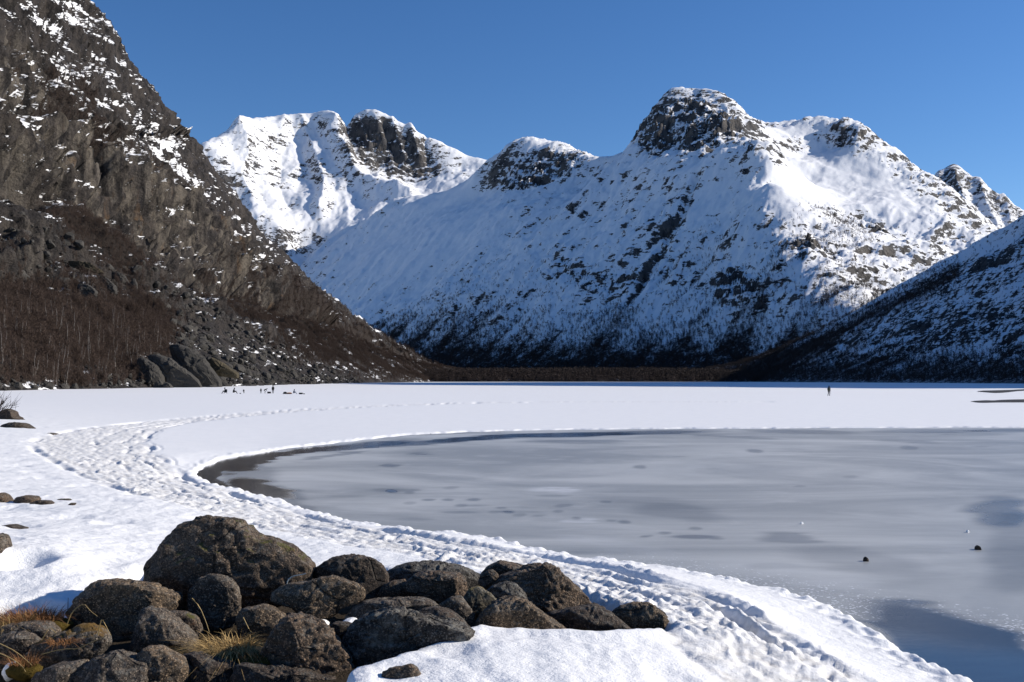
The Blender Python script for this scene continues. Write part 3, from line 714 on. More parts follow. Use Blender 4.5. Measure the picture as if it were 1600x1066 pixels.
def water_material():
    t = NT('open_water'); p = t.pos()
    w = t.noise(t.map(p, (1, 2.2, 1)), 3.0, 4, .6); f = t.noise(p, 16, 3, .6)
    return t.done((0.006, 0.012, 0.022), .06, t.bump(t.math('ADD', w, t.math('MULTIPLY', f, .2)), .03, .5), .5)
M_water = water_material()

# ------------------------------------------------------------------ snow field
u = np.concatenate([np.linspace(-700, -40, 60), np.linspace(-36, 1640, 590), np.linspace(1660, 2600, 40)])
yy = np.concatenate([np.linspace(1250, 1075, 36), np.linspace(1073, 678, 385), np.linspace(677.6, 662, 44), np.linspace(661, 602, 60), np.linspace(601.6, 596.2, 50)])
Drow = CH * F / (yy - HY)                                    # distance of each row on the lake level
Drow = Drow[np.argsort(Drow)]
near_rows = np.linspace(1.2, Drow[0] * .98, 22)
Drow = np.concatenate([near_rows, Drow])
U, DD = np.meshgrid(u, Drow)
SX = (U - CXP) / F * DD; SY = DD
SL = land(SX, SY); SL = np.clip(SL, 0, 1.6)
SZ, SE, SINP, SDIRT = land_relief(SX, SY, SL)
pile_sd = poly_sd(SX, SY, PILE) + .10 * fbm2(SX * 1.6, SY * 1.6, 3, 140)
SZ = SZ - (.42 + .40 * (1 - sstep(7.3, 8.4, SY))) * (1 - sstep(-.22, .03, pile_sd)) + .03 * np.exp(-((pile_sd - .12) / .12) ** 2)
# melt hollow beside the half buried stone at the left edge
hx, hy = on_z(32, 872, .9)
SZ = SZ - .22 * np.exp(-(((SX - hx) / .30) ** 2 + ((SY - hy) / .35) ** 2) ** 2)
wet_px = [(1510, 612), (1530, 608), (1600, 604.8), (1700, 603.5), (1700, 607.2), (1600, 609.2), (1560, 612.8), (1530, 614.3)]
snow_keep = SE > -.45
snow = grid_obj('snow_field', SX, SY, SZ, M_snow, dict(dirt=SDIRT), keep=snow_keep)
tag(snow, 'sunlit snow on the shore and the lake with a trodden path', kind='structure')

def snow_h(x, y):
    X = np.array([[x]], float); Y = np.array([[y]], float)
    L = np.clip(land(X, Y), 0, 1.6)
    return float(land_relief(X, Y, L)[0][0, 0])
def land_h(x, y): return float(np.clip(land(np.array([[x]], float), np.array([[y]], float)), 0, 1.6)[0, 0])

# bare soil under the boulders
gx, gy = np.meshgrid(np.linspace(-8, 2.6, 190), np.linspace(4.0, 12.6, 150))
gz = np.clip(land(gx, gy), 0, 1.6) - .06 + .035 * fbm2(gx * 3, gy * 3, 4, 150)
gz = gz - .30 * (1 - sstep(7.3, 8.4, gy)) * (1 - sstep(-2.2, -1.4, gx))
psd = poly_sd(gx, gy, PILE)
gz = gz - .35 * sstep(-.05, .35, psd)
soil = grid_obj('bare_soil', gx, gy, gz, M_soil, keep=psd < .5)
tag(soil, 'bare dark soil between the shore boulders', kind='structure')

# ------------------------------------------------------------------ ice sheet and open water
u2 = np.concatenate([np.linspace(280, 1660, 470), np.linspace(1680, 3600, 40)])
y2 = np.concatenate([np.linspace(1500, 1080, 30), np.linspace(1075, 722, 230), np.linspace(721, 677, 70), np.linspace(676.8, 666, 60)])
U2, Y2 = np.meshgrid(u2, y2)
ID = CH * F / (Y2 - HY); IX = (U2 - CXP) / F * ID; IY = ID
isd = -poly_sd(IX, IY, ICE_POLY)                            # distance inside the lake
jn = 26 * fbm2(IX * .25, IY * .9, 4, 160); jx = 40 * fbm2(IX * .12, IY * .5, 3, 161)
P2, Q2 = U2 + jx * np.clip((Y2 - 660) / 120, .25, 1), Y2 + jn * np.clip((Y2 - 660) / 220, .02, 1)
openw = pmask(P2, Q2, [(1330,960),(1400,972),(1470,992),(1560,1012),(1700,1035),(1900,1080),(1900,1300),(1300,1300),(1400,1015)], 10)
openw = np.maximum(openw, pmask(U2, Y2 + .25 * jn, [(300,742),(318,728),(360,716),(405,710),(392,722),(350,733),(338,748),(372,768),(330,765)], 3))
thin = blobs(P2, Q2, [(1480,985,130,26,14,.9),(1570,800,60,26,6,.5),(1590,870,60,60,30,.28),(1330,880,120,20,10,.22),(1230,838,60,8,5,.35),(1050,800,70,14,5,.25),
    (420,765,60,14,12,.75),(390,745,50,20,0,.35),(380,722,60,14,-12,.8),(450,708,80,6,-9,.75),(560,697,90,5,-6,.7),(520,712,60,3,-8,.4),(660,692,80,4,-4,.6),(760,684,90,4,-3,.75),(880,680,110,4,-1,.7),(1010,676,120,4,-1,.55),(900,690,90,3,0,.35),(640,676,80,2.5,0,.6),
    (1250,675,90,3.5,1,.45),(1450,674,100,3,0,.4),(1570,673,60,3,0,.35),(1150,683,90,2,3,.3),(1420,690,60,2.5,3,.3),(660,710,24,3,0,.5),(610,728,18,2.5,0,.45),(620,768,36,3,0,.28),(820,800,60,4,0,.15),(470,800,60,10,20,.3),(1000,780,80,8,3,.15)])
thin = np.clip(thin * 1.25 + .9 * (1 - sstep(.0, .10 + .008 * IY, isd + (.07 + .010 * np.minimum(IY, 60)) * -1 * fbm2(IX * 1.3 / (1 + .03 * np.hypot(IX, IY)), IY * 1.3 / (1 + .03 * np.hypot(IX, IY)), 4, 101, .6))) * sstep(15, 40, IY) * sstep(-.25, .25, fbm2(IX * .12, IY * .1, 3, 170)) + openw, 0, 1)
rsp = np.random.RandomState(31)
spots_px = [(612,768),(650,766),(640,770),(705,762),(670,781),(700,781),(740,781),(783,794),(812,805),(842,806),(795,800),(775,800),(873,799),(900,810),(955,814),(975,816),(1038,833),(880,790),(1085,826),(1010,838),(945,784),(1120,842),(640,786),(720,790),(1180,705),(1000,730),(1330,745),(1250,760),(1420,700)]
thin = np.clip(thin + blobs(U2 + .1 * jx, Y2 + .04 * jn, [(a, b, rsp.uniform(8, 17), rsp.uniform(1.6, 3.2), rsp.uniform(-4, 4), rsp.uniform(.25, .55)) for a, b in spots_px]), 0, 1)
frost = np.clip(blobs(P2, Q2, [(860,768,40,5,3,.8),(905,818,30,4,0,.8),(960,850,120,10,8,.2),(1250,900,160,14,9,.25),(1100,735,150,12,0,.12),(480,752,70,12,10,.16),(560,800,90,14,10,.14),(1510,860,60,6,5,.1),(600,683,60,3,-3,.7),(520,694,60,2.5,-6,.6),(700,681,70,2.5,-3,.6),(430,702,30,2,-8,.4)]) * (.6 + .8 * fbm2(IX * 1.2, IY * 2.5, 3, 162)), 0, 1)
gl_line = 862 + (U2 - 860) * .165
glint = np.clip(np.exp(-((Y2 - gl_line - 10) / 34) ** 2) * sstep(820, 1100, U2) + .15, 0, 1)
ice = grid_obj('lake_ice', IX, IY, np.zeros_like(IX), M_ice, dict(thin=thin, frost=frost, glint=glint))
tag(ice, 'smooth grey lake ice in front of the snow', kind='structure')

def sheet(name, x0, x1, y0, y1, z, mat, n=2):
    gx, gy = np.meshgrid(np.linspace(x0, x1, n), np.linspace(y0, y1, n))
    return grid_obj(name, gx, gy, np.full_like(gx, z), mat)
grd = sheet('ground', -40000, 40000, -20000, 40000, -.6, M_snow)
tag(grd, 'snow-covered ground reaching to the horizon', kind='structure')
# ------------------------------------------------------------------ boulder materials
def rock_material(name, dark, light, lichen=.25, moss=0.0, orange=.12, pits=0.3, moss_col=(0.055, 0.05, 0.012)):
    t = NT(name); p = t.pos()
    oi = t.n('ShaderNodeObjectInfo').outputs['Random']
    off = t.n('ShaderNodeCombineXYZ'); t.l(t.math('MULTIPLY', oi, 37.0), off.inputs[0]); t.l(t.math('MULTIPLY', oi, 11.0), off.inputs[2])
    va = t.n('ShaderNodeVectorMath', operation='ADD'); t.l(p, va.inputs[0]); t.l(off.outputs[0], va.inputs[1]); p = va.outputs[0]
    a = t.noise(p, 3.5, 6, .68); b = t.noise(p, 16, 6, .72); c = t.noise(p, 60, 4, .7)
    col = t.mix(t.ramp(a, .3, .7), dark, light)
    col = t.mix(t.ramp(b, .52, .30), col, tuple(k * .45 for k in dark))
    gr = t.voro(p, 105, out='Color'); sep = t.n('ShaderNodeSeparateColor'); t.l(gr, sep.inputs[0])
    col = t.mix(t.math('MULTIPLY', t.ramp(sep.outputs[0], .70, .92), .70), col, tuple(min(.5, k * 2.6) for k in light))
    col = t.mix(t.math('MULTIPLY', t.ramp(sep.outputs[1], .72, .92), .75), col, (0.018, 0.016, 0.014))
    lm = t.ramp(t.noise(p, 7, 5, .75), .60 - .12 * lichen, .72)
    col = t.mix(t.math('MULTIPLY', lm, .75 * min(1, lichen * 2)), col, (0.24, 0.23, 0.20))
    nzt = t.n('ShaderNodeSeparateXYZ'); t.l(t.n('ShaderNodeNewGeometry').outputs['Normal'], nzt.inputs[0])
    tl = t.math('MULTIPLY', t.ramp(nzt.outputs[2], .15, .8), t.ramp(t.noise(p, 17, 6, .75), .47, .62))
    col = t.mix(t.math('MULTIPLY', tl, min(.85, .35 + lichen * .5)), col, (0.215, 0.205, 0.178))
    om = t.ramp(t.noise(p, 11, 5, .7), .60, .70)
    col = t.mix(t.math('MULTIPLY', om, orange), col, (0.22, 0.095, 0.035))
    if moss > 0:
        nz = t.n('ShaderNodeSeparateXYZ'); t.l(t.n('ShaderNodeNewGeometry').outputs['Normal'], nz.inputs[0])
        mm = t.math('MULTIPLY', t.ramp(nz.outputs[2], .45, .85), t.ramp(t.noise(p, 4.2, 5, .7), .60 - .2 * moss, .66 - .12 * moss))
        col = t.mix(mm, col, t.mix(t.noise(p, 40, 3), moss_col, tuple(k * 2.2 for k in moss_col)))
    ck = t.voro(t.map(p, (1, 1, 1.6), (.5, .3, .2)), 2.3, 'DISTANCE_TO_EDGE'); crack = t.math('MULTIPLY', t.ramp(ck, .030, .004), t.ramp(t.noise(p, 1.7, 3), .50, .62))
    col = t.mix(t.math('MULTIPLY', crack, .8), col, (0.010, 0.008, 0.007))
    pit = t.voro(p, 22)
    h = t.math('ADD', t.math('MULTIPLY', b, .8), t.math('MULTIPLY', c, .35))
    h = t.math('ADD', h, t.math('MULTIPLY', t.ramp(pit, 0, .35), pits))
    h = t.math('ADD', h, t.math('MULTIPLY', a, .8))
    h = t.math('SUBTRACT', h, t.math('MULTIPLY', crack, .8))
    return t.done(col, .82, t.bump(h, .045, 1.0), .3)
M_rock = {
    'brown': rock_material('brown_granite', (0.030, 0.020, 0.013), (0.128, 0.086, 0.056), .25, 0, .28),
    'grey': rock_material('grey_granite', (0.036, 0.027, 0.020), (0.130, 0.100, 0.074), .4, 0, .12),
    'tan': rock_material('tan_granite', (0.046, 0.032, 0.020), (0.175, 0.122, 0.076), .3, 0, .2),
    'dark': rock_material('dark_granite', (0.020, 0.014, 0.010), (0.070, 0.049, 0.035), .12, 0, .1),
    'pitted': rock_material('pitted_lichen_granite', (0.022, 0.019, 0.017), (0.080, 0.069, 0.058), .9, 0, .05, 1.1),
    'moss': rock_material('mossy_granite', (0.034, 0.023, 0.016), (0.118, 0.084, 0.058),   .3, .30, .35),
    'mossy': rock_material('orange_moss_granite', (0.048, 0.038, 0.030), (0.12, 0.10, 0.08), .9, 1.2, .35, .5, (0.085, 0.048, 0.010)),
    'yellow': rock_material('yellow_lichen_granite', (0.055, 0.045, 0.030), (0.13, 0.105, 0.065), .4, .6, .25, .3, (0.13, 0.095, 0.03)),
}
def ico(sub):
    bm = bmesh.new(); bmesh.ops.create_icosphere(bm, subdivisions=sub, radius=1.0)
    V = np.array([v.co[:] for v in bm.verts]); Fc = np.array([[v.index for v in f.verts] for f in bm.faces]); bm.free()
    return V / np.linalg.norm(V, axis=1)[:, None], Fc
ICO = {k: ico(k) for k in (1, 2, 3, 4, 5, 6)}

def outline_rock(name, pts, D, thick, mat, label, cat='boulder', seed=0, sub=5, facets=7, rough=1.0, group=None, smooth=True):
    """a stone whose face follows an outline seen from the shore, with its own depth and facets"""
    pts = [(a, b + 45 if b > 1066 else b) for a, b in pts]
    P = np.array([((a - CXP) / F * D, CH + (HY - b) / F * D) for a, b in pts])
    c = (P.min(0) + P.max(0)) / 2; c = .5 * c + .5 * P.mean(0)
    V, Fc = ICO[sub]
    th = np.arctan2(V[:, 2], V[:, 0])
    # radius of the outline along each direction
    tt = np.linspace(-np.pi, np.pi, 721); Rr = np.zeros(721)
    for i in range(len(P)):
        a = P[i] - c; b = P[(i + 1) % len(P)] - c; e = b - a
        for k, t in enumerate(tt):
            dx, dy = math.cos(t), math.sin(t); den = dx * e[1] - dy * e[0]
            if abs(den) < 1e-12: continue
            r = (a[0] * e[1] - a[1] * e[0]) / den; q = (a[0] * dy - a[1] * dx) / den
            if r > 0 and -1e-6 <= q <= 1 + 1e-6: Rr[k] = max(Rr[k], r)
    Rr[Rr == 0] = np.median(Rr)
    ker = np.hanning(17); ker /= ker.sum(); Rr = np.convolve(np.concatenate([Rr[-9:-1], Rr, Rr[1:9]]), ker, 'valid')
    R = np.interp(th, tt, Rr)
    rg = np.random.RandomState(seed + 3); n = 2.4
    rho = np.maximum(np.hypot(V[:, 0], V[:, 2]), 1e-9)
    q = (rho ** n + np.abs(V[:, 1]) ** n) ** (-1 / n)
    W = np.stack([V[:, 0] * q * R, V[:, 1] * q * thick, V[:, 2] * q * R], 1)
    size = math.sqrt((P[:, 0].ptp() if hasattr(P[:, 0], 'ptp') else np.ptp(P[:, 0])) * np.ptp(P[:, 1]))
    for k in range(facets):
        nn = rg.randn(3); nn[1] = -abs(nn[1]) - .7; nn[2] += .25; nn /= np.linalg.norm(nn)
        dd = W @ nn; ring = np.abs(V[:, 1]) < .12
        off = max(dd.max() * rg.uniform(.50, .86), dd[ring].max() * rg.uniform(.93, 1.0))
        ov = np.maximum(dd - off, 0); W = W - (ov * .95)[:, None] * nn
    nrm = W / (np.linalg.norm(W, axis=1)[:, None] + 1e-9)
    q3 = W / size + seed * 1.37
    d1 = fbm3(q3 * 2.6, 4, seed); d2 = np.abs(fbm3(q3 * 6.5, 4, seed + 9))
    W = W + nrm * (size * rough * (.060 * d1 - .070 * d2 + .018))[:, None]
    tv = fbm3(q3 * np.array([2.4, 2.4, 3.4]) + 4, 2, seed + 31) * 3.0; ti = np.floor(tv); W = W + nrm * (size * rough * .035 * (ti + sstep(.35, .65, tv - ti) - tv))[:, None]
    d3 = fbm3(q3 * 22, 3, seed + 20); W = W + nrm * (size * rough * .014 * d3)[:, None]
    base = np.array([c[0], D, c[1] + W[:, 2].min()])
    W[:, 2] -= W[:, 2].min()
    me = mesh_np(name, W, Fc, 3, [mat], smooth)
    o = link(bpy.data.objects.new(name, me)); o.location = base
    tag(o, label, cat, group)
    return o

CR = {'A': (0, 780, 3.7275), 'B': (200, 780, 3.7275), 'C': (400, 820, 4.3333), 'D': (660, 820, 3.636), 'E': (0, 580, 3.2), 'L': (180, 440, 5.9208), 'K': (0, 400, 4.4417)}
def cpx(k, pts): ox, oy, s = CR[k]; return [(ox + a / s, oy + b / s) for a, b in pts]

ROCKS = [
 ('B', [(105,500),(115,400),(150,335),(200,260),(270,200),(330,140),(400,108),(480,103),(560,120),(640,155),(720,195),(790,230),(870,245),(930,275),(1000,335),(1080,405),(1065,460),(990,540),(900,610),(800,650),(640,670),(400,670),(200,640),(110,560)], 9.75, .50, 'moss', 'largest brown boulder with green moss on its top, back of the pile', 6),
 ('B', [(345,600),(365,530),(410,470),(470,443),(530,443),(590,470),(630,520),(645,590),(640,680),(600,750),(500,775),(430,755),(370,700)], 9.15, .26, 'grey', 'rounded upright grey boulder leaning on the largest mossy boulder', 5),
 ('A', [(400,760),(425,650),(475,555),(540,492),(600,485),(700,490),(800,497),(880,512),(950,545),(1020,563),(1045,578),(1010,650),(960,720),(900,800),(720,850),(560,850),(420,810)], 8.95, .42, 'tan', 'broad flat-topped boulder with orange lichen, left of the rounded grey one', 6),
 ('A', [(755,880),(800,730),(828,650),(850,638),(920,650),(1010,710),(1080,770),(1130,830),(1135,890),(1090,930),(950,930),(850,910)], 8.25, .30, 'grey', 'pointed wedge boulder in front of the broad flat-topped boulder', 5),
 ('A', [(955,668),(1000,652),(1060,660),(1130,690),(1165,740),(1175,810),(1150,880),(1080,870),(1010,790)], 8.55, .18, 'moss', 'small mossy stone behind the wedge boulder, beside the grass tuft', 4),
 ('A', [(150,910),(205,845),(300,800),(380,792),(440,750),(510,738),(570,758),(605,800),(625,860),(560,920),(440,970),(300,985),(200,965)], 7.95, .28, 'mossy', 'stone overgrown with orange moss in the lower left', 5),
 ('A', [(-90,800),(0,742),(60,735),(150,728),(250,732),(300,758),(335,805),(280,850),(180,860),(60,850)], 8.45, .30, 'grey', 'flat grey stone below the dry grass at the left edge', 4),
 ('A', [(-110,900),(-60,830),(0,800),(90,785),(160,800),(212,838),(195,900),(130,960),(60,1000),(-80,1010)], 8.0, .26, 'grey', 'low grey stone at the left edge, next to the orange mossy stone', 4),
 ('A', [(360,1080),(420,1010),(490,960),(580,925),(690,898),(745,928),(835,960),(875,1040),(870,1130),(600,1160),(380,1150)], 7.35, .34, 'grey', 'wide lichen-flecked boulder cut by the bottom edge, below the mossy stone', 5),
 ('A', [(790,920),(845,866),(920,868),(1000,910),(1060,950),(1088,1010),(1080,1090),(1040,1150),(880,1160),(820,1020)], 7.45, .26, 'tan', 'rough stone at the bottom edge under the wedge boulder', 5),
 ('A', [(120,1085),(225,1003),(330,966),(430,950),(500,950),(460,1010),(400,1080),(330,1140),(150,1140)], 7.3, .24, 'grey', 'low slab at the bottom edge in the far left corner', 4),
 ('B', [(295,925),(330,903),(390,900),(470,930),(560,950),(655,992),(660,1080),(520,1110),(400,1100),(325,1020)], 7.6, .22, 'dark', 'dark cracked slab below the large grass tuft', 5),
 ('B', [(590,975),(650,962),(720,968),(800,985),(900,1000),(1010,1000),(1130,1035),(1255,1062),(1260,1110),(900,1130),(640,1110)], 7.5, .20, 'dark', 'long flat slab lying along the bottom edge under the egg-shaped boulder', 5),
 ('B', [(785,895),(825,815),(880,732),(940,690),(1010,697),(1060,718),(1120,740),(1180,790),(1230,850),(1280,920),(1308,990),(1305,1055),(1230,1070),(1100,1045),(950,1025),(850,990),(790,945)], 7.8, .36, 'brown', 'egg-shaped brown boulder with a pale edge, right of the large grass tuft', 6),
 ('C', [(595,830),(635,725),(700,650),(780,610),(880,590),(990,598),(1100,622),(1220,658),(1330,673),(1420,708),(1475,748),(1420,810),(1300,870),(1150,910),(1000,940),(900,1010),(800,1040),(700,1030),(640,970)], 8.0, .40, 'pitted', 'broad dark pitted boulder speckled with lichen, front centre of the pile', 6),
 ('C', [(70,510),(130,440),(220,410),(330,400),(410,375),(510,360),(570,375),(640,400),(712,425),(732,470),(732,512),(640,538),(580,565),(500,620),(420,640),(330,610),(240,540),(140,530)], 9.0, .30, 'tan', 'angular tan boulder with a lit right face, below the dark round boulder', 5),
 ('C', [(365,350),(420,280),(500,235),(600,220),(700,218),(790,235),(850,280),(885,340),(895,400),(860,460),(800,500),(740,510),(640,460),(450,410)], 9.85, .36, 'dark', 'smooth dark round boulder right of the largest mossy boulder', 5),
 ('C', [(875,330),(960,290),(1060,268),(1160,262),(1260,270),(1360,290),(1450,320),(1530,360),(1580,410),(1560,480),(1400,520),(1000,520),(880,470)], 10.35, .42, 'pitted', 'long low dark dome at the back of the pile', 5),
 ('C', [(1005,410),(1055,345),(1150,325),(1260,328),(1370,333),(1412,370),(1432,440),(1405,500),(1300,530),(1150,530),(1035,490)], 9.6, .28, 'brown', 'blocky brown boulder in front of the long low dome', 5),
 ('C', [(810,490),(865,412),(930,385),(1010,373),(1040,470),(1010,540),(880,550)], 9.75, .2, 'brown', 'small stone wedged between the dark round and the blocky boulder', 4),
 ('C', [(585,660),(650,570),(720,525),(850,513),(1000,508),(1130,504),(1210,528),(1240,555),(1210,620),(1000,690),(700,700)], 8.95, .3, 'grey', 'flat grey boulder right behind the broad pitted boulder', 5),
 ('C', [(1060,610),(1130,570),(1230,563),(1310,588),(1390,638),(1452,700),(1460,750),(1350,740),(1200,700)], 8.5, .2, 'dark', 'dark sloping stone at the right shoulder of the pitted boulder', 4),
 ('C', [(1230,550),(1320,500),(1390,493),(1432,550),(1482,620),(1475,670),(1420,690),(1330,640)], 8.85, .2, 'grey', 'small rough stone behind the dark sloping stone', 4),
 ('C', [(475,700),(530,665),(600,663),(665,680),(650,760),(610,830),(540,800)], 8.3, .16, 'dark', 'small dark stone between the egg-shaped and the pitted boulder', 4),
 ('D', [(228,415),(270,370),(320,353),(380,388),(428,440),(410,490),(340,530),(280,540),(245,480)], 9.2, .2, 'yellow', 'stone covered in yellow lichen in the middle of the pile', 4),
 ('D', [(350,385),(400,350),(470,328),(530,343),(580,388),(600,432),(560,470),(450,470),(400,450)], 9.5, .22, 'pitted', 'small rough stone behind the yellow lichen stone', 4),
 ('D', [(315,330),(330,290),(362,268),(400,256),(432,290),(420,350),(370,370)], 10.0, .18, 'brown', 'small round stone left of the big rounded brown boulder', 4),
 ('D', [(322,290),(370,240),(440,214),(510,223),(600,243),(620,300),(440,340),(340,330)], 10.6, .3, 'brown', 'low brown stone behind the big rounded brown boulder', 4),
 ('D', [(400,340),(470,290),(560,255),(640,238),(700,234),(760,255),(820,310),(870,360),(920,400),(965,460),(930,510),(800,540),(700,540),(600,500),(480,420)], 9.95, .44, 'brown', 'big rounded brown boulder on the right side of the pile', 6),
 ('D', [(280,630),(325,520),(380,470),(440,430),(520,424),(590,440),(650,490),(700,535),(760,560),(820,600),(855,645),(850,700),(740,700),(600,690),(450,680),(310,660)], 8.8, .36, 'tan', 'humped tan boulder behind the front snow bank', 6),
 ('D', [(705,520),(800,490),(900,474),(990,464),(1050,500),(1110,540),(1180,590),(1235,635),(1220,690),(1080,710),(990,710),(890,700),(820,640),(750,570)], 9.15, .32, 'dark', 'dark angular boulder at the edge of the front snow bank', 5),
 ('D', [(1080,510),(1130,470),(1200,447),(1290,457),(1370,500),(1422,560),(1440,610),(1400,650),(1250,620),(1160,590),(1110,555)], 9.6, .3, 'tan', 'rightmost boulder of the pile, half sunk in snow', 5),
 ('C', [(780,1080),(850,1010),(940,975),(1050,949),(1092,985),(1112,1040),(1115,1120),(800,1130)], 6.85, .16, 'brown', 'stone poking from the snow at the bottom edge, front centre', 4),
 ('C', [(690,1080),(728,1000),(770,1008),(815,1030),(800,1080),(740,1090)], 7.4, .1, 'grey', 'fist-sized stone at the bottom edge under the pitted boulder', 4),
 ('B', [(630,680),(650,650),(700,635),(780,620),(850,648),(918,690),(880,770),(800,850),(720,840),(645,800)], 8.65, .24, 'tan', 'low pale stone between the grass tuft and the angular tan boulder', 4),
 ('A', [(-90,400),(-60,240),(-30,205),(5,212),(18,260),(24,380),(-20,420)], 10.9, .3, 'grey', 'stone at the left edge beside a hollow melted in the snow', 4),
 ('E', [(-25,690),(-20,625),(0,608),(20,618),(48,658),(40,680)], 17.4, .3, 'brown', 'brown stone at the left edge beside the flat stones in the snow', 4),
 ('E', [(66,655),(80,632),(120,624),(170,628),(188,648),(165,668),(90,670)], 17.4, .35, 'brown', 'flat brown stone in the snow, middle of the three by the left edge', 4),
 ('E', [(140,665),(180,648),(240,651),(260,668),(230,680),(160,680)], 17.1, .3, 'dark', 'dark flat stone in the snow in front of the flat brown one', 4),
 ('E', [(255,655),(285,641),(330,640),(362,650),(330,664),(280,665)], 17.9, .25, 'dark', 'thin dark stone just showing through the snow, by the path', 3),
 ('E', [(335,670),(355,659),(378,660),(372,670),(350,674)], 17.2, .12, 'dark', 'tiny dark stone in the snow next to the thin dark one', 3),
 ('E', [(-25,808),(0,775),(40,770),(90,785),(132,797),(100,815),(20,815)], 13.8, .3, 'dark', 'dark stone emerging from the snow at the left edge, alone', 4),
 ('E', [(-30,262),(-5,210),(30,188),(60,200),(76,242),(125,247),(60,262)], 57.0, 1.0, 'dark', 'dark rock under the bare shrub on the left shore', 4),
 ('E', [(-10,295),(10,266),(60,257),(110,261),(150,285),(188,304),(100,310)], 47.0, 1.0, 'dark', 'low dark rock on the left shore in front of the shrub rock', 4),
 ('E', [(200,330),(225,315),(245,309),(270,314),(282,336),(255,343)], 44.0, .8, 'dark', 'single rounded rock where the path bends on the left', 4),
]
for i, (k, pts, D, th, m, lab, sub) in enumerate(ROCKS):
    outline_rock('boulder' if D < 12 else 'stone', cpx(k, pts), D, th, M_rock[m], lab, 'boulder' if D < 12 else 'stone', seed=i * 5 + (1 if m != 'pitted' else 3), sub=sub, facets=11 if m in ('brown', 'dark') else 16, rough=1.25 if m in ('pitted', 'mossy') else 1.0)

# snow remnants caught between the boulders, lumps and pebbles on the ice
for pts, D, lab in (([(378,670),(400,658),(450,657),(496,675),(470,705),(400,700)], 8.75, 'small snow patch between the angular and the egg-shaped boulder'),
                    ([(565,672),(600,650),(640,641),(682,650),(670,690),(590,700)], 8.6, 'small snow patch just left of the flat grey boulder')):
    o = outline_rock('snow_patch', cpx('C', pts), D, .16, M_snow, lab, 'snow', 300 + int(D * 10), 3, 0, .4)
outline_rock('snow_patch', [(3,1050),(10,1038),(22,1033),(31,1042),(26,1056),(12,1066)], 7.6, .05, M_snow, 'small clump of snow beside the grass in the bottom left corner', 'snow', 310, 3, 0, .8)
def ice_bit(px, py, w, h, mat, name, label, cat, seed):
    x, y = on_z(px, py); w_ = w * y / F / 2; h_ = h * y / F
    pts = [(px - w / 2, py), (px - w * .35, py - h * .7), (px - w * .05, py - h), (px + w * .3, py - h * .75), (px + w / 2, py), (px, py + 1)]
    outline_rock(name, pts, y, w_ * 1.1, mat, label, cat, seed, 3, 4, 1.3)
ice_bit(1353, 877, 9, 7, M_rock['dark'], 'stone', 'small dark stone lying on the ice, nearer of the two', 'stone', 401)
ice_bit(1528, 859, 10, 7, M_rock['dark'], 'stone', 'small dark stone lying on the ice near the right edge', 'stone', 402)
ice_bit(1253, 819, 5, 4, M_snow, 'ice_chunk', 'white chip of ice lying left of the two dark stones', 'ice', 403)
ice_bit(1512, 832, 5, 4, M_snow, 'ice_chunk', 'white chip of ice lying beyond the right dark stone', 'ice', 404)

# dark gravel bars bared on the far right of the snow
t_ = NT('wet_gravel'); gn = t_.noise(t_.pos(), 3, 4, .7)
M_gravel = t_.done(t_.mix(gn, (0.010, 0.009, 0.008), (0.030, 0.027, 0.024)), .7, t_.bump(gn, .1), .3)
def flat_bar(pts, label):
    P = smooth_poly([on_z(a, b, .12) for a, b in pts + pts[:1]], 2)
    me = bpy.data.meshes.new('gravel_bar'); n = len(P); c = P.mean(0)
    verts = [(x, y, .085) for x, y in P] + [(c[0] + (x - c[0]) * .8, c[1] + (y - c[1]) * .6, .16) for x, y in P]
    faces = [(i, (i + 1) % n, n + (i + 1) % n, n + i) for i in range(n)] + [tuple(range(n, 2 * n))]
    me.from_pydata(verts, [], faces); me.materials.append(M_gravel)
    o = link(bpy.data.objects.new('gravel_bar', me)); tag(o, label, kind='structure')
flat_bar([(1540,611.5),(1560,610.5),(1600,607.5),(1720,605),(1720,606.5),(1600,610),(1570,613.5),(1548,614)], 'narrow dark gravel bar, the farther one')
flat_bar([(1516,627),(1526,625.5),(1545,626.5),(1560,624.5),(1600,623.5),(1720,623),(1720,627),(1600,628.5),(1560,628.5),(1530,629.5)], 'dark gravel bar at the right edge, the nearer one')
# ------------------------------------------------------------------ look up the left mountainside
LPX, LPY = proj(LX, LY, LZ)
def left_hit(px, py):
    vis = (LY < LDM * 1.0)
    d = (LPX - px) ** 2 + (LPY - py) ** 2 + np.where(vis, 0, 1e6)
    i = np.unravel_index(np.argmin(d), d.shape); return LX[i], LY[i], LZ[i]

t_ = NT('scree_rock'); oi = t_.n('ShaderNodeObjectInfo').outputs['Random']; gn = t_.noise(t_.pos(), .8, 6, .7)
c1 = t_.mix(t_.math('ADD', t_.math('MULTIPLY', gn, .7), t_.math('MULTIPLY', oi, .3)), (0.020, 0.019, 0.018), (0.098, 0.090, 0.078))
M_scree = t_.done(c1, .85, t_.bump(t_.noise(t_.pos(), 1.6, 6, .7), .6), .2)
t_ = NT('scree_rock_ochre'); gn = t_.noise(t_.pos(), .5, 5, .7)
M_ochre = t_.done(t_.mix(gn, (0.03, 0.026, 0.02), (0.10, 0.080, 0.045)), .85, t_.bump(t_.noise(t_.pos(), 1.6, 6, .7), .5), .2)

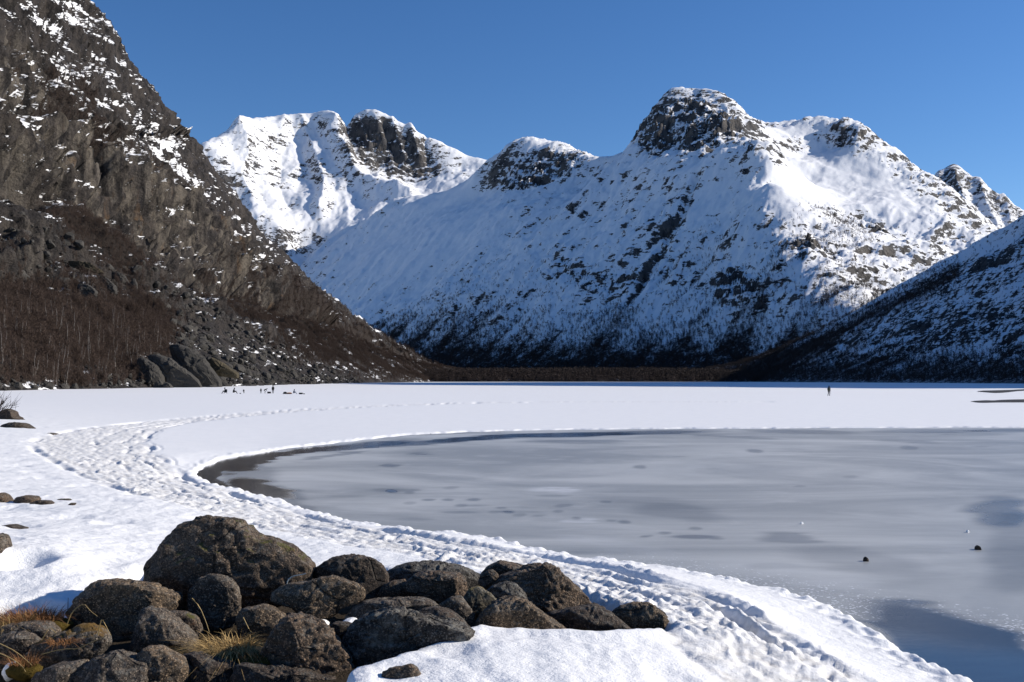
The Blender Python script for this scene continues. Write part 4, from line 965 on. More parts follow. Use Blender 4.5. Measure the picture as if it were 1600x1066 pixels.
BIG = [
 ('L', [(480,600),(540,568),(600,588),(700,640),(790,700),(850,780),(920,870),(995,965),(920,995),(800,980),(700,900),(600,800),(520,700)], 388, 9, M_scree, 'large slab-sided boulder with a pale lit face on the far shore'),
 ('L', [(262,692),(320,678),(420,700),(500,720),(560,770),(650,820),(720,880),(765,930),(805,1005),(700,1020),(560,985),(450,910),(400,820),(330,750)], 366, 8, M_scree, 'large dark boulder leaning in front of the slab-sided one on the far shore'),
 ('L', [(205,725),(240,688),(290,728),(350,768),(400,820),(442,900),(440,960),(330,960),(230,880)], 360, 6, M_scree, 'rounded grey boulder left of the large dark one on the far shore'),
 ('L', [(345,1020),(365,940),(410,914),(442,950),(455,1012),(400,1026)], 350, 3, M_scree, 'small upright stone at the foot of the far shore boulders, left of two'),
 ('L', [(438,1015),(448,928),(500,948),(552,1012),(500,1022)], 348, 3, M_scree, 'small wedge stone at the foot of the far shore boulders, right of two'),
 ('L', [(845,745),(890,698),(960,738),(1050,800),(1140,855),(1130,900),(1000,880),(900,870)], 405, 6, M_ochre, 'ochre stained boulder behind the slab-sided one on the far shore'),
 ('K', [(672,155),(720,138),(790,200),(805,262),(750,285),(700,240)], None, 6, M_scree, 'pale angular block in the upper scree, rightmost lit face'),
 ('K', [(740,125),(800,103),(862,140),(890,192),(860,222),(800,200),(760,160)], None, 5, M_scree, 'dark block on top of the upper scree'),
 ('K', [(540,195),(600,195),(662,240),(655,300),(580,300),(540,245)], None, 6, M_scree, 'broad grey block at the lower edge of the upper scree'),
 ('K', [(440,45),(520,33),(620,53),(690,92),(720,130),(620,110),(520,85)], None, 5, M_ochre, 'long moss-stained slab lying across the upper scree'),
 ('K', [(875,225),(930,152),(948,200),(935,272),(900,262)], None, 4, M_scree, 'upright block right of the upper scree'),
 ('K', [(270,85),(310,58),(375,120),(375,178),(320,150)], None, 5, M_scree, 'leaning block in the left half of the upper scree'),
 ('K', [(120,60),(170,15),(220,60),(215,110),(150,100)], None, 5, M_scree, 'dark block at the upper left of the scree'),
 ('K', [(20,170),(60,75),(130,90),(195,150),(160,200),(70,215)], None, 7, M_scree, 'broad reddish block at the left end of the upper scree'),
]
for i, (k, pts, D, th, m, lab) in enumerate(BIG):
    pp = cpx(k, pts)
    if D is None:
        cx = sum(p[0] for p in pp) / len(pp); by = max(p[1] for p in pp); D = left_hit(cx, by)[1] - 1
    o = outline_rock('scree_block', pp, D, th, m, lab, 'boulder', 500 + i * 3, 4, 22, 1.5, smooth=False)

# loose scree: many angular blocks
SCREE = []
for sd_ in range(6):
    V, Fc = ICO[2]; rg = np.random.RandomState(900 + sd_); W = V * np.array([1.0, .85, .7])
    for k in range(10):
        nn = rg.randn(3); nn /= np.linalg.norm(nn); dd = W @ nn; off = dd.max() * rg.uniform(.55, .85)
        W = W - np.maximum(dd - off, 0)[:, None] * nn
    W = W * (1 + .12 * fbm3(W * 2 + sd_, 2, sd_))[:, None]
    V1, F1 = ICO[1]; W1 = V1 * np.array([1.0, .85, .7])
    for k in range(7):
        nn = rg.randn(3); nn /= np.linalg.norm(nn); dd = W1 @ nn; off = dd.max() * rg.uniform(.6, .9); W1 = W1 - np.maximum(dd - off, 0)[:, None] * nn
    SCREE.append((mesh_np('scree_boulder', W, Fc, 3, [M_scree], False), W1, F1))
rg = np.random.RandomState(77)
cell = LY ** 2                                                   # plan area seen per grid cell grows with distance
front = (LY < LDM) & (LPX > -60)
wt = (LTAL * front * cell).ravel(); wt /= wt.sum()
shore_band = ((LZ > .1) & (LZ < 7) & (LPX < 560) & front)
wt2 = (shore_band * cell).ravel(); wt2 = wt2 / wt2.sum()
ids = np.concatenate([rg.choice(wt.size, 3000, p=wt), rg.choice(wt2.size, 900, p=wt2)])
sz = np.concatenate([.55 + 3.6 * rg.rand(3000) ** 4, .5 + 1.5 * rg.rand(900) ** 2])
cx_, cy_, cz_ = LX.ravel()[ids] + rg.randn(len(ids)) * .8, LY.ravel()[ids] + rg.randn(len(ids)) * 1.5, LZ.ravel()[ids]
order = np.argsort(-sz / cy_)
from mathutils import Euler, Matrix
V_all, F_all, nv = [], [], 0
for r_, i in enumerate(order):
    e = Euler((rg.uniform(-.5, .5), rg.uniform(-.5, .5), rg.uniform(0, 6.28)))
    k = rg.randint(6)
    if r_ < 260:
        o = link(bpy.data.objects.new('scree_boulder', SCREE[k][0])); s = sz[i]
        o.location = (cx_[i], cy_[i], cz_[i] + s * .15); o.rotation_euler = e; o.scale = (s, s, s)
        up = cz_[i] > 7
        pxi, pyi = proj(cx_[i], cy_[i], cz_[i]); wpx = sz[i] * 2 / cy_[i] * F
        how = 'large' if wpx > 20 else 'middling' if wpx > 13 else 'small'
        if up and pyi < 470 and pxi < 230: lab, grp = how + ' grey angular boulder in the upper scree above the birch thicket', how + ' boulders of the upper scree'
        elif up: lab, grp = how + ' grey angular boulder in the long scree fan right of the thicket', how + ' boulders of the scree fan'
        elif pxi < 215: lab, grp = how + ' shore boulder below the birch thicket, left of the slab-sided boulders', how + ' shore boulders below the thicket'
        else: lab, grp = how + ' shore boulder at the foot of the scree fan behind the people', how + ' shore boulders under the scree fan'
        tag(o, lab, 'boulder', grp)
    else:
        m = np.array(e.to_matrix()); W = SCREE[k][1] @ m.T * sz[i] + np.array([cx_[i], cy_[i], cz_[i] + sz[i] * .15])
        V_all.append(W); F_all.append(SCREE[k][2] + nv); nv += len(W)
me = mesh_np('loose_scree', np.concatenate(V_all), np.concatenate(F_all), 3, [M_scree], False)
tag(link(bpy.data.objects.new('loose_scree', me)), 'loose scree of small grey blocks on the left slope', kind='stuff')

# ------------------------------------------------------------------ bare birches
def twig_material(name, a, b):
    t = NT(name); n = t.noise(t.pos(), .15, 3); r = t.n('ShaderNodeObjectInfo').outputs['Random']
    return t.done(t.mix(t.math('ADD', t.math('MULTIPLY', n, .5), t.math('MULTIPLY', r, .5)), a, b), .8, None, .15)
M_twig = twig_material('birch_twigs', (0.050, 0.034, 0.027), (0.100, 0.070, 0.054))
M_twig2 = twig_material('far_birch_twigs', (0.036, 0.027, 0.024), (0.070, 0.053, 0.046))
t_ = NT('birch_bark'); bn = t_.noise(t_.map(t_.pos(), (1, 1, 4)), 2.5, 4, .7)
M_bark = t_.done(t_.mix(t_.ramp(bn, .4, .62), (0.42, 0.38, 0.34), (0.10, 0.085, 0.075)), .8, None, .2)

def birch(seed, H, nb, nt, tw, spread=.32, lean=.1, multi=1, tl=.16):
    """trunk tubes and twig slivers of a leafless birch of height H"""
    r = np.random.RandomState(seed)
    tv, tf, cv, cf = [], [], [], []
    def tube(pts, rad, out_v, out_f, ns=4):
        b0 = len(out_v)
        for (p, ra) in zip(pts, rad):
            for k in range(ns):
                a = 2 * math.pi * k / ns; out_v.append((p[0] + ra * math.cos(a), p[1] + ra * math.sin(a), p[2]))
        for j in range(len(pts) - 1):
            for k in range(ns):
                out_f.append((b0 + j * ns + k, b0 + j * ns + (k + 1) % ns, b0 + (j + 1) * ns + (k + 1) % ns, b0 + (j + 1) * ns + k))
    def sliver(p, q, w):
        p = np.array(p); q = np.array(q); d = q - p
        s = np.cross(d, r.randn(3)); s /= np.linalg.norm(s) + 1e-9; s *= w / 2
        b0 = len(cv); mid = (p + q) / 2 + r.randn(3) * np.linalg.norm(d) * .07
        cv.extend([tuple(p - s), tuple(p + s), tuple(mid + s * .7), tuple(mid - s * .7), tuple(q)])
        cf.append((b0, b0 + 1, b0 + 2, b0 + 3)); cf.append((b0 + 3, b0 + 2, b0 + 4, b0 + 4))
    for m in range(multi):
        hh = H * (1 if m == 0 else r.uniform(.65, .95)); ln = r.randn(2) * lean
        n = 7; base = r.randn(2) * (.15 if m else 0)
        pts = []; wob = np.cumsum(r.randn(n, 2) * .02 * hh, 0); wob[0] = 0
        for j in range(n):
            t = j / (n - 1); pts.append((base[0] + ln[0] * hh * t ** 1.4 + wob[j, 0], base[1] + ln[1] * hh * t ** 1.4 + wob[j, 1], hh * t - (.5 if j == 0 else 0)))
        rad = [hh * .014 * (1 - .9 * j / (n - 1)) + .006 for j in range(n)]
        tube(pts, rad, tv, tf, 5)
        P = np.array(pts)
        for k in range(nb):
            t = r.uniform(.18, .97); f = t * (n - 1); i = min(int(f), n - 2); p0 = P[i] + (P[i + 1] - P[i]) * (f - i)
            a = r.uniform(0, 2 * math.pi); L = hh * spread * (1.15 - .8 * t) * r.uniform(.6, 1.2); up = r.uniform(.5, 1.3)
            d = np.array([math.cos(a), math.sin(a), up]); d /= np.linalg.norm(d); p1 = p0 + d * L
            w = .008 * hh * (1.1 - t) + tw * .8
            midp = (p0 + p1) / 2 + np.array([0, 0, -.05 * L]); sliver(p0, midp, w); sliver(midp, p1, w * .7)
            for q in range(nt):
                s = r.uniform(.2, 1.0); b = p0 + d * L * s
                dd = d * .7 + r.randn(3) * .55 + np.array([0, 0, .25]); dd /= np.linalg.norm(dd)
                sliver(b, b + dd * hh * tl * r.uniform(.5, 1.2), tw)
    return tv, tf, cv, cf

def quads(name, v, f, mat):
    me = bpy.data.meshes.new(name); me.from_pydata(v, [], [tuple(dict.fromkeys(q)) for q in f]); me.materials.append(mat); me.update(); return me
BIRCH = []
for k in range(8):
    tv, tf, cv, cf = birch(40 + k, 7.0, 26, 9, .028, .30, .08, 1 + k % 3)
    BIRCH.append((quads('trunk', tv, tf, M_bark), quads('crown', cv, cf, M_twig)))

def left_ground(x, y):          # nearest grid height of the left mountainside
    d = (LX - x) ** 2 + (LY - y) ** 2; i = np.unravel_index(np.argmin(d), d.shape); return LZ[i]
rg = np.random.RandomState(5)
near = (LBRUSH > .22) & (LZ > .8) & (LY < 470) & (LPX > -70) & (LPX < 330) & front
w_ = (near * cell * LBRUSH * (1.0 / (LZ + 14))).ravel(); w_ /= w_.sum()
for n_, i in enumerate(rg.choice(w_.size, 170, p=w_, replace=False)):
    k = rg.randint(8); s = rg.uniform(.7, 1.35) * (1.0 if LZ.ravel()[i] < 25 else .75)
    e = bpy.data.objects.new('birch_tree', None); link(e); e.empty_display_size = .2
    e.location = (LX.ravel()[i], LY.ravel()[i], LZ.ravel()[i]); e.rotation_euler = (0, 0, rg.uniform(0, 6.28)); e.scale = (s, s, s * rg.uniform(.9, 1.2))
    zi, pi = LZ.ravel()[i], LPX.ravel()[i]; tall = 'tall' if s > 1.05 else 'low'
    where = 'in the front row of the left thicket, just above the shore' if zi < 8 else 'high in the left thicket, under the upper scree' if zi > 30 else 'in the middle of the left thicket' if pi < 170 else 'at the right end of the left thicket, near the big boulders'
    tag(e, '%s bare brown birch %s' % (tall, where), 'tree', '%s birches %s' % (tall, where.split(',')[0]))
    link(bpy.data.objects.new('trunk', BIRCH[k][0]), e); link(bpy.data.objects.new('crown', BIRCH[k][1]), e)

# birch scrub that reads as one mass: scattered with geometry nodes
def scatter(name, pts, hs, variants, label, smin=.8, smax=1.25):
    me = bpy.data.meshes.new(name); me.vertices.add(len(pts)); me.vertices.foreach_set('co', np.ascontiguousarray(pts, dtype=np.float32).ravel())
    a = me.attributes.new('h', 'FLOAT', 'POINT'); a.data.foreach_set('value', np.ascontiguousarray(hs, dtype=np.float32))
    o = link(bpy.data.objects.new(name, me)); tag(o, label, kind='stuff')
    coll = bpy.data.collections.new(name + '_kinds')
    for v in variants: coll.objects.link(v)
    g = bpy.data.node_groups.new(name, 'GeometryNodeTree')
    g.interface.new_socket('Geometry', in_out='INPUT', socket_type='NodeSocketGeometry'); g.interface.new_socket('Geometry', in_out='OUTPUT', socket_type='NodeSocketGeometry')
    gi = g.nodes.new('NodeGroupInput'); go = g.nodes.new('NodeGroupOutput')
    m2p = g.nodes.new('GeometryNodeMeshToPoints'); iop = g.nodes.new('GeometryNodeInstanceOnPoints'); ci = g.nodes.new('GeometryNodeCollectionInfo')
    ci.inputs['Collection'].default_value = coll; ci.inputs['Separate Children'].default_value = True; ci.inputs['Reset Children'].default_value = True
    iop.inputs['Pick Instance'].default_value = True
    at = g.nodes.new('GeometryNodeInputNamedAttribute'); at.data_type = 'FLOAT'; at.inputs['Name'].default_value = 'h'
    rr = g.nodes.new('FunctionNodeRandomValue'); rr.data_type = 'FLOAT_VECTOR'; rr.inputs[0].default_value = (-.12, -.12, 0); rr.inputs[1].default_value = (.12, .12, 6.28)
    ri = g.nodes.new('FunctionNodeRandomValue'); ri.data_type = 'INT'; ri.inputs[4].default_value = 0; ri.inputs[5].default_value = len(variants) - 1
    L = g.links.new
    L(gi.outputs[0], m2p.inputs['Mesh']); L(m2p.outputs[0], iop.inputs['Points']); L(ci.outputs[0], iop.inputs['Instance'])
    L(ri.outputs[2], iop.inputs['Instance Index']); L(rr.outputs[0], iop.inputs['Rotation']); L(at.outputs[0], iop.inputs['Scale'])
    L(iop.outputs[0], go.inputs[0])
    md = o.modifiers.new('scatter', 'NODES'); md.node_group = g
    return o
def unit_birch(name, seed, nb, nt, tw, mat, multi):
    tv, tf, cv, cf = birch(seed, 1.0, nb, nt, tw, .42, .12, multi, .24)
    n = len(tv); me = quads(name, tv + cv, tf + [tuple(i + n for i in q) for q in cf], mat)
    return bpy.data.objects.new(name, me)
scrubs = [unit_birch('scrub_birch', 60 + k, 12, 6, .013, M_twig, 2) for k in range(5)]
fars = [unit_birch('far_birch', 80 + k, 13, 4, .032, M_twig2, 1) for k in range(4)]

rg = np.random.RandomState(9)
vis = front & (LZ > .6) & (LBRUSH > .12)
w_ = (vis * LBRUSH ** 1.2 * cell * np.where(LPY > 560, .8, 1)).ravel(); w_ /= w_.sum()
i = rg.choice(w_.size, 46000, p=w_)
P = np.stack([LX.ravel()[i] + rg.randn(len(i)) * .8, LY.ravel()[i] + rg.randn(len(i)) * 1.5, LZ.ravel()[i] - .2], 1)
hs = rg.uniform(2.2, 4.8, len(i)) * np.where(P[:, 2] > 70, .75, 1.0)
scatter('birch_scrub', P, hs, scrubs, 'brown leafless birch scrub covering the left slope')

def grid_area(X, Y):
    return np.abs(np.gradient(X, axis=1)) * np.abs(np.gradient(Y, axis=0))
MPX, MPY = proj(MX, MY, MZ)
w_ = (MWOOD * grid_area(MX, MY) * (MPX > 430) * (MPX < 1640) * (MY < 3900) * np.where(MY < 1720, 3.0, 1.0) * np.where(MY < 1500, 0, 1)).ravel(); w_ /= w_.sum()
i = rg.choice(w_.size, 95000, p=w_)
P = np.stack([MX.ravel()[i] + rg.randn(len(i)) * 3, MY.ravel()[i] + rg.randn(len(i)) * 6, MZ.ravel()[i] - .5], 1)
scatter('birch_forest', P, rg.uniform(6, 14, len(i)) * np.where(P[:, 1] < 1900, .85, 1.1) * np.where(P[:, 2] > 250, .75, 1), fars, 'dark leafless birch forest at the foot of the snowy mountain')
w_ = (RWOOD ** 1.4 * grid_area(RX, RY)).ravel(); w_ /= w_.sum()
i = rg.choice(w_.size, 17000, p=w_)
P = np.stack([RX.ravel()[i] + rg.randn(len(i)) * 1.5, RY.ravel()[i] + rg.randn(len(i)) * 3, RZ.ravel()[i] - .3], 1)
scatter('hillside_birch_scrub', P, rg.uniform(2.5, 6, len(i)), fars, 'leafless birch scrub on the shaded right hillside')
# ------------------------------------------------------------------ grass, stems, shrub, cable
t_ = NT('dry_grass'); gn = t_.noise(t_.pos(), 14, 3)
M_grass = t_.done(t_.mix(gn, (0.24, 0.14, 0.05), (0.62, 0.44, 0.19)), .7, None, .25)
t_ = NT('rusty_grass'); gn = t_.noise(t_.pos(), 14, 3)
M_rust = t_.done(t_.mix(gn, (0.12, 0.05, 0.02), (0.36, 0.18, 0.075)), .75, None, .2)
t_ = NT('green_moss'); gn = t_.noise(t_.pos(), 30, 4, .7)
M_moss = t_.done(t_.mix(gn, (0.035, 0.030, 0.006), (0.13, 0.085, 0.020)), .9, t_.bump(gn, .03), .1)
t_ = NT('dead_stalk'); M_stalk = t_.done((0.34, 0.24, 0.10), .6, None, .3)
t_ = NT('dark_twigs'); M_dtwig = t_.done((0.030, 0.022, 0.019), .8, None, .2)
t_ = NT('pale_cable'); M_cable = t_.done((0.45, 0.47, 0.45), .5, None, .4)

def ribbon(v, f, pts, w, r):
    s = r.randn(3); s[2] = 0; s /= np.linalg.norm(s); b0 = len(v); n = len(pts)
    for j, p in enumerate(pts):
        ww = w * (1 - .85 * j / (n - 1)) / 2; v.append(tuple(p - s * ww)); v.append(tuple(p + s * ww))
    for j in range(n - 1): f.append((b0 + 2 * j, b0 + 2 * j + 1, b0 + 2 * j + 3, b0 + 2 * j + 2))
def grass_tuft(px, py, D, rx, h, n, mat, label, seed, flop=.8, bias=(0, 0), moss=True, wind=0.0):
    X, Y, Z = unp(px, py, D); r = np.random.RandomState(seed); v, f = [], []
    for k in range(n):
        a = r.uniform(0, 6.28); q = math.sqrt(r.rand()); b = np.array([rx * q * math.cos(a), rx * .7 * q * math.sin(a), .02])
        d = np.array([math.cos(a) * q + bias[0] + r.randn() * .45, math.sin(a) * q * .8 - .25 + bias[1] + r.randn() * .4, 0]); L = h * r.uniform(.6, 1.35); pts = []
        fl = flop * r.uniform(.5, 1.4)
        for j in range(6):
            t = j / 5; pts.append(b + d * L * fl * t ** 1.5 * .8 + np.array([0, 0, L * (t - fl * .70 * t ** 1.9)]))
        ribbon(v, f, pts, r.uniform(.004, .009), r)
    e = bpy.data.objects.new('grass_tuft', None); link(e); e.location = (X, Y, Z); tag(e, label, 'grass')
    link(bpy.data.objects.new('blades', quads('blades', v, f, mat)), e)
    if moss:
        V, Fc = ICO[3]; W = V * np.array([rx * 1.35, rx * .95, .07]); W[:, 2] += .03 * fbm3(V * 3, 3, seed) - .015; W *= (1 + .25 * fbm3(V * 2.2, 2, seed + 1))[:, None]
        link(bpy.data.objects.new('moss_cushion', mesh_np('moss_cushion', W, Fc, 3, [M_moss])), e)
grass_tuft(356, 1022, 7.95, .20, .22, 1100, M_grass, 'large drooping tuft of straw-coloured grass between the boulders', 1, 1.25, (-.2, -.15))
grass_tuft(398, 1035, 7.75, .11, .10, 160, M_rust, 'low rusty moss and grass right of the large straw tuft', 6, .9)
grass_tuft(50, 974, 8.75, .26, .17, 800, M_rust, 'reddish dry grass tuft against the snow at the left', 2, .9, (.1, 0))
grass_tuft(5, 985, 8.6, .24, .16, 620, M_grass, 'pale dry grass at the left edge beside the reddish tuft', 3, .9, (-.1, 0))
grass_tuft(38, 1046, 7.55, .10, .15, 170, M_rust, 'small rusty grass tuft in the bottom left corner', 4, .8, (0, 0))
grass_tuft(95, 1010, 7.75, .10, .09, 150, M_rust, 'rusty grass growing over the orange mossy stone', 8, 1.2, (0, -.1), False)

def tube_obj(name, pts, r0, r1, mat, parent=None, ns=5):
    v, f = [], []; n = len(pts)
    for j, p in enumerate(pts):
        ra = r0 + (r1 - r0) * j / (n - 1); d = Vector(pts[min(j + 1, n - 1)]) - Vector(pts[max(j - 1, 0)]); d.normalize()
        a = d.orthogonal().normalized(); b = d.cross(a)
        for k in range(ns):
            t = 2 * math.pi * k / ns; q = Vector(p) + (a * math.cos(t) + b * math.sin(t)) * ra; v.append(q[:])
    for j in range(n - 1):
        for k in range(ns): f.append((j * ns + k, j * ns + (k + 1) % ns, (j + 1) * ns + (k + 1) % ns, (j + 1) * ns + k))
    me = bpy.data.meshes.new(name); me.from_pydata(v, [], f); me.materials.append(mat); me.update()
    for p in me.polygons: p.use_smooth = True
    return link(bpy.data.objects.new(name, me), parent)
STALKS = [([(65,1022.5),(98,1014),(123,1014),(140,1005),(168,993)], 7.55, 'straw stalk lying bent over the orange mossy stone'),
          ([(153,993),(156,977),(159,966),(165,977),(173,993)], 7.8, 'thin kinked grass stalk before the broad flat-topped boulder'),
          ([(105,975),(113,955),(131,942),(140,954),(152,963)], 8.3, 'arched thin stalk at the left foot of the broad boulder'),
          ([(106,963),(106.3,945),(106.5,934)], 9.2, 'single upright dark stem against the snow'),
          ([(0,1006),(25,1018),(45,1035),(50,1040)], 7.5, 'straw stalk slanting in from the left edge, upper one'),
          ([(0,1021),(20,1030),(36,1042),(40,1050)], 7.45, 'straw stalk slanting in from the left edge, lower one'),
          ([(65,1001),(73,987),(78,980),(88,990)], 7.9, 'kinked stalk between the two left edge stones'),
          ([(300,935),(312,948),(322,972),(327,988)], 8.0, 'thin curved stem in front of the rounded grey boulder'),
          ([(380,965),(385,975),(390,985),(393,988)], 8.1, 'thin stem right of the large straw tuft')]
for pts, D, lab in STALKS:
    P = smooth_poly([unp(a, b, D - .02 * k) for k, (a, b) in enumerate(pts)], 1)
    dark = 'dark' in lab
    tag(tube_obj('grass_stalk', [tuple(p) for p in P], .0042 if not dark else .005, .002, M_dtwig if dark else M_stalk), lab, 'stalk')
P = smooth_poly([unp(a, b, 9.25) for a, b in [(448,914),(450,906),(456,901),(464,899),(472,898),(478,896)]], 2)
tag(tube_obj('cable', [tuple(p) for p in P], .006, .005, M_cable), 'pale thin cable looped beside the angular tan boulder', 'cable')

# bare shrub on the left shore
def shrub(px, py, D, H, W_, label, seed, n=16):
    X, Y, Z = unp(px, py, D); r = np.random.RandomState(seed)
    e = bpy.data.objects.new('bare_shrub', None); link(e); e.location = (X, Y, Z); tag(e, label, 'shrub')
    for k in range(n):
        a = r.uniform(-.4, 3.5); L = r.uniform(.6, 1.1)
        d = np.array([abs(math.cos(a)) * W_ * r.uniform(.4, 1) * (1 if r.rand() < .8 else -1), math.sin(a) * W_ * .4, H * r.uniform(.25, 1)]) * L
        pts = [np.zeros(3)]
        for j in range(1, 7):
            t = j / 6; pts.append(d * t + np.array([0, 0, H * .25 * math.sin(t * 2.4)]) * L * .6 + r.randn(3) * .03 * H)
        st = tube_obj('stem', [tuple(p) for p in pts], .022, .008, M_dtwig, e, 4)
        v, f = [], []
        for q in range(9):
            t = r.uniform(.3, 1); i = min(int(t * 6), 5); p0 = pts[i] + (pts[i + 1] - pts[i]) * (t * 6 - i)
            dd = d / np.linalg.norm(d) * .6 + r.randn(3) * .5 + np.array([0, 0, .35])
            ln = r.uniform(.2, .5) * H
            ribbon(v, f, [p0, p0 + dd * ln * .5, p0 + dd * ln + np.array([0, 0, .05])], .028, r)
        link(bpy.data.objects.new('twigs', quads('twigs', v, f, M_dtwig)), st)
shrub(-14, 655, 55, 1.25, 2.0, 'bare dark shrub arching over the snow at the left shore', 3)

# ------------------------------------------------------------------ people on the ice
def cloth(name, c):
    t = NT(name); n = t.noise(t.pos(), 20, 3); return t.done(t.mix(n, tuple(k * .8 for k in c), tuple(k * 1.2 for k in c)), .85, None, .2)
M_black = cloth('black_clothing', (0.018, 0.018, 0.020)); M_navy = cloth('blue_clothing', (0.025, 0.045, 0.10)); M_olive = cloth('olive_jacket', (0.055, 0.06, 0.045))
M_skin = cloth('skin', (0.42, 0.26, 0.19)); M_orange = cloth('orange_fabric', (0.45, 0.16, 0.02)); M_hat = cloth('dark_hat', (0.03, 0.022, 0.022))

POSES = {
 'walk': dict(pelvis=(0,0,.95), chest=(0,.03,1.30), neck=(0,.04,1.47), head=(0,.06,1.62), hip=(.10,0,.90), sh=(.19,.02,1.40),
   kneeL=(-.11,.18,.50), ankL=(-.09,.05,.09), toeL=(-.09,.23,.03), kneeR=(.10,.05,.48), ankR=(.07,-.22,.10), toeR=(.07,-.06,.03),
   elbL=(-.30,-.10,1.14), wrL=(-.28,.06,.92), elbR=(.30,.08,1.14), wrR=(.26,.28,1.00)),
 'stand': dict(pelvis=(0,0,.95), chest=(0,.01,1.30), neck=(0,.02,1.48), head=(0,.04,1.63), hip=(.10,0,.90), sh=(.18,0,1.41),
   kneeL=(-.11,.03,.49), ankL=(-.11,0,.09), toeL=(-.12,.18,.03), kneeR=(.11,.03,.49), ankR=(.11,0,.09), toeR=(.13,.18,.03),
   elbL=(-.25,-.04,1.13), wrL=(-.22,.06,.88), elbR=(.25,-.04,1.13), wrR=(.22,.06,.88)),
 'bend': dict(pelvis=(0,-.18,.82), chest=(0,.22,1.05), neck=(0,.38,1.10), head=(0,.52,1.10), hip=(.10,-.16,.80), sh=(.18,.30,1.08),
   kneeL=(-.14,.10,.46), ankL=(-.13,-.08,.09), toeL=(-.14,.10,.03), kneeR=(.14,.10,.46), ankR=(.13,-.08,.09), toeR=(.14,.10,.03),
   elbL=(-.22,.38,.80), wrL=(-.14,.48,.56), elbR=(.22,.38,.80), wrR=(.14,.48,.56)),
 'sit': dict(pelvis=(0,0,.30), chest=(0,.04,.66), neck=(0,.10,.82), head=(0,.15,.96), hip=(.11,.03,.27), sh=(.19,.04,.77),
   kneeL=(-.16,.42,.46), ankL=(-.14,.62,.10), toeL=(-.15,.78,.05), kneeR=(.16,.42,.46), ankR=(.14,.62,.10), toeR=(.15,.78,.05),
   elbL=(-.28,.16,.55), wrL=(-.16,.38,.50), elbR=(.28,.16,.55), wrR=(.16,.38,.50)),
}
def person(px, py, pose, facing, label, top, legs, scale=1.0, jacket=True):
    x, y = on_z(px, py, .06)
    p = POSES[pose]; Vv, E, Rd, idx = [], [], [], {}
    def add(n, co, r, par=None):
        idx[n] = len(Vv); Vv.append(co); Rd.append(r)
        if par is not None: E.append((idx[par], idx[n]))
    add('pelvis', p['pelvis'], .155); add('chest', p['chest'], .175, 'pelvis'); add('neck', p['neck'], .075, 'chest')
    h = np.array(p['head']); add('jaw', tuple(h - np.array([0, -.01, .05])), .085, 'neck'); add('head', tuple(h + np.array([0, 0, .05])), .10, 'jaw'); add('top', tuple(h + np.array([0, -.01, .13])), .06, 'head')
    add('nose', tuple(h + np.array([0, .11, .0])), .022, 'jaw')
    for s, S in ((-1, 'L'), (1, 'R')):
        hp = np.array(p['hip']) * [s, 1, 1]; sh = np.array(p['sh']) * [s, 1, 1]
        add('hip' + S, tuple(hp), .105, 'pelvis'); add('knee' + S, p['knee' + S], .072, 'hip' + S); add('ank' + S, p['ank' + S], .055, 'knee' + S); add('toe' + S, p['toe' + S], .05, 'ank' + S)
        add('sh' + S, tuple(sh), .085, 'chest'); add('elb' + S, p['elb' + S], .058, 'sh' + S); add('wr' + S, p['wr' + S], .042, 'elb' + S)
        w = np.array(p['wr' + S]); d = w - np.array(p['elb' + S]); d /= np.linalg.norm(d); side = np.cross(d, [0, 1, 0]); side /= np.linalg.norm(side) + 1e-6
        add('palm' + S, tuple(w + d * .08), .036, 'wr' + S)
        for q in range(4):
            L = (.065, .078, .072, .055)[q]; b = w + d * .11 + side * (q - 1.5) * .024
            add('f%d%s' % (q, S), tuple(b), .010, 'palm' + S); add('g%d%s' % (q, S), tuple(b + d * L * .5 + np.array([0, .012, -.005])), .009, 'f%d%s' % (q, S)); add('e%d%s' % (q, S), tuple(b + d * L * .85 + np.array([0, .03, -.01])), .008, 'g%d%s' % (q, S))
        add('th' + S, tuple(w + d * .05 - side * .05 * s), .012, 'wr' + S); add('tt' + S, tuple(w + d * .10 - side * .06 * s), .010, 'th' + S)
    me = bpy.data.meshes.new('person'); me.from_pydata(Vv, E, []); me.materials.append(legs)
    if not me.skin_vertices: 
        bm = bmesh.new(); bm.from_mesh(me); bm.verts.layers.skin.verify(); bm.to_mesh(me); bm.free()
    for i, sv in enumerate(me.skin_vertices[0].data): sv.radius = (Rd[i], Rd[i]); sv.use_root = (i == 0)
    o = link(bpy.data.objects.new('person', me)); o.location = (x, y, .06); o.rotation_euler = (0, 0, facing); o.scale = (scale,) * 3
    md = o.modifiers.new('skin', 'SKIN'); md.use_smooth_shade = True; md = o.modifiers.new('sub', 'SUBSURF'); md.levels = 1; md.render_levels = 1
    tag(o, label, 'person')
    # jacket and hat follow the body
    def shell(name, pts, rads, mat, ns=14):
        v, f = [], []
        for (c, (rx, ry)) in zip(pts, rads):
            for k in range(ns): a = 2 * math.pi * k / ns; v.append((c[0] + rx * math.cos(a), c[1] + ry * math.sin(a), c[2]))
        n = len(pts)
        for j in range(n - 1):
            for k in range(ns): f.append((j * ns + k, j * ns + (k + 1) % ns, (j + 1) * ns + (k + 1) % ns, (j + 1) * ns + k))
        f.append(tuple(range((n - 1) * ns, n * ns)))
        me2 = bpy.data.meshes.new(name); me2.from_pydata(v, [], f); me2.materials.append(mat); me2.update()
        for q in me2.polygons: q.use_smooth = True
        return link(bpy.data.objects.new(name, me2), o)
    a = np.array(p['pelvis']); b = np.array(p['chest']); c = np.array(p['neck'])
    if jacket: shell('jacket', [a - (b - a) * .25, a, (a + b) / 2, b, b * .45 + c * .55, c], [(.21, .16), (.215, .165), (.21, .165), (.225, .165), (.17, .12), (.085, .085)], top)
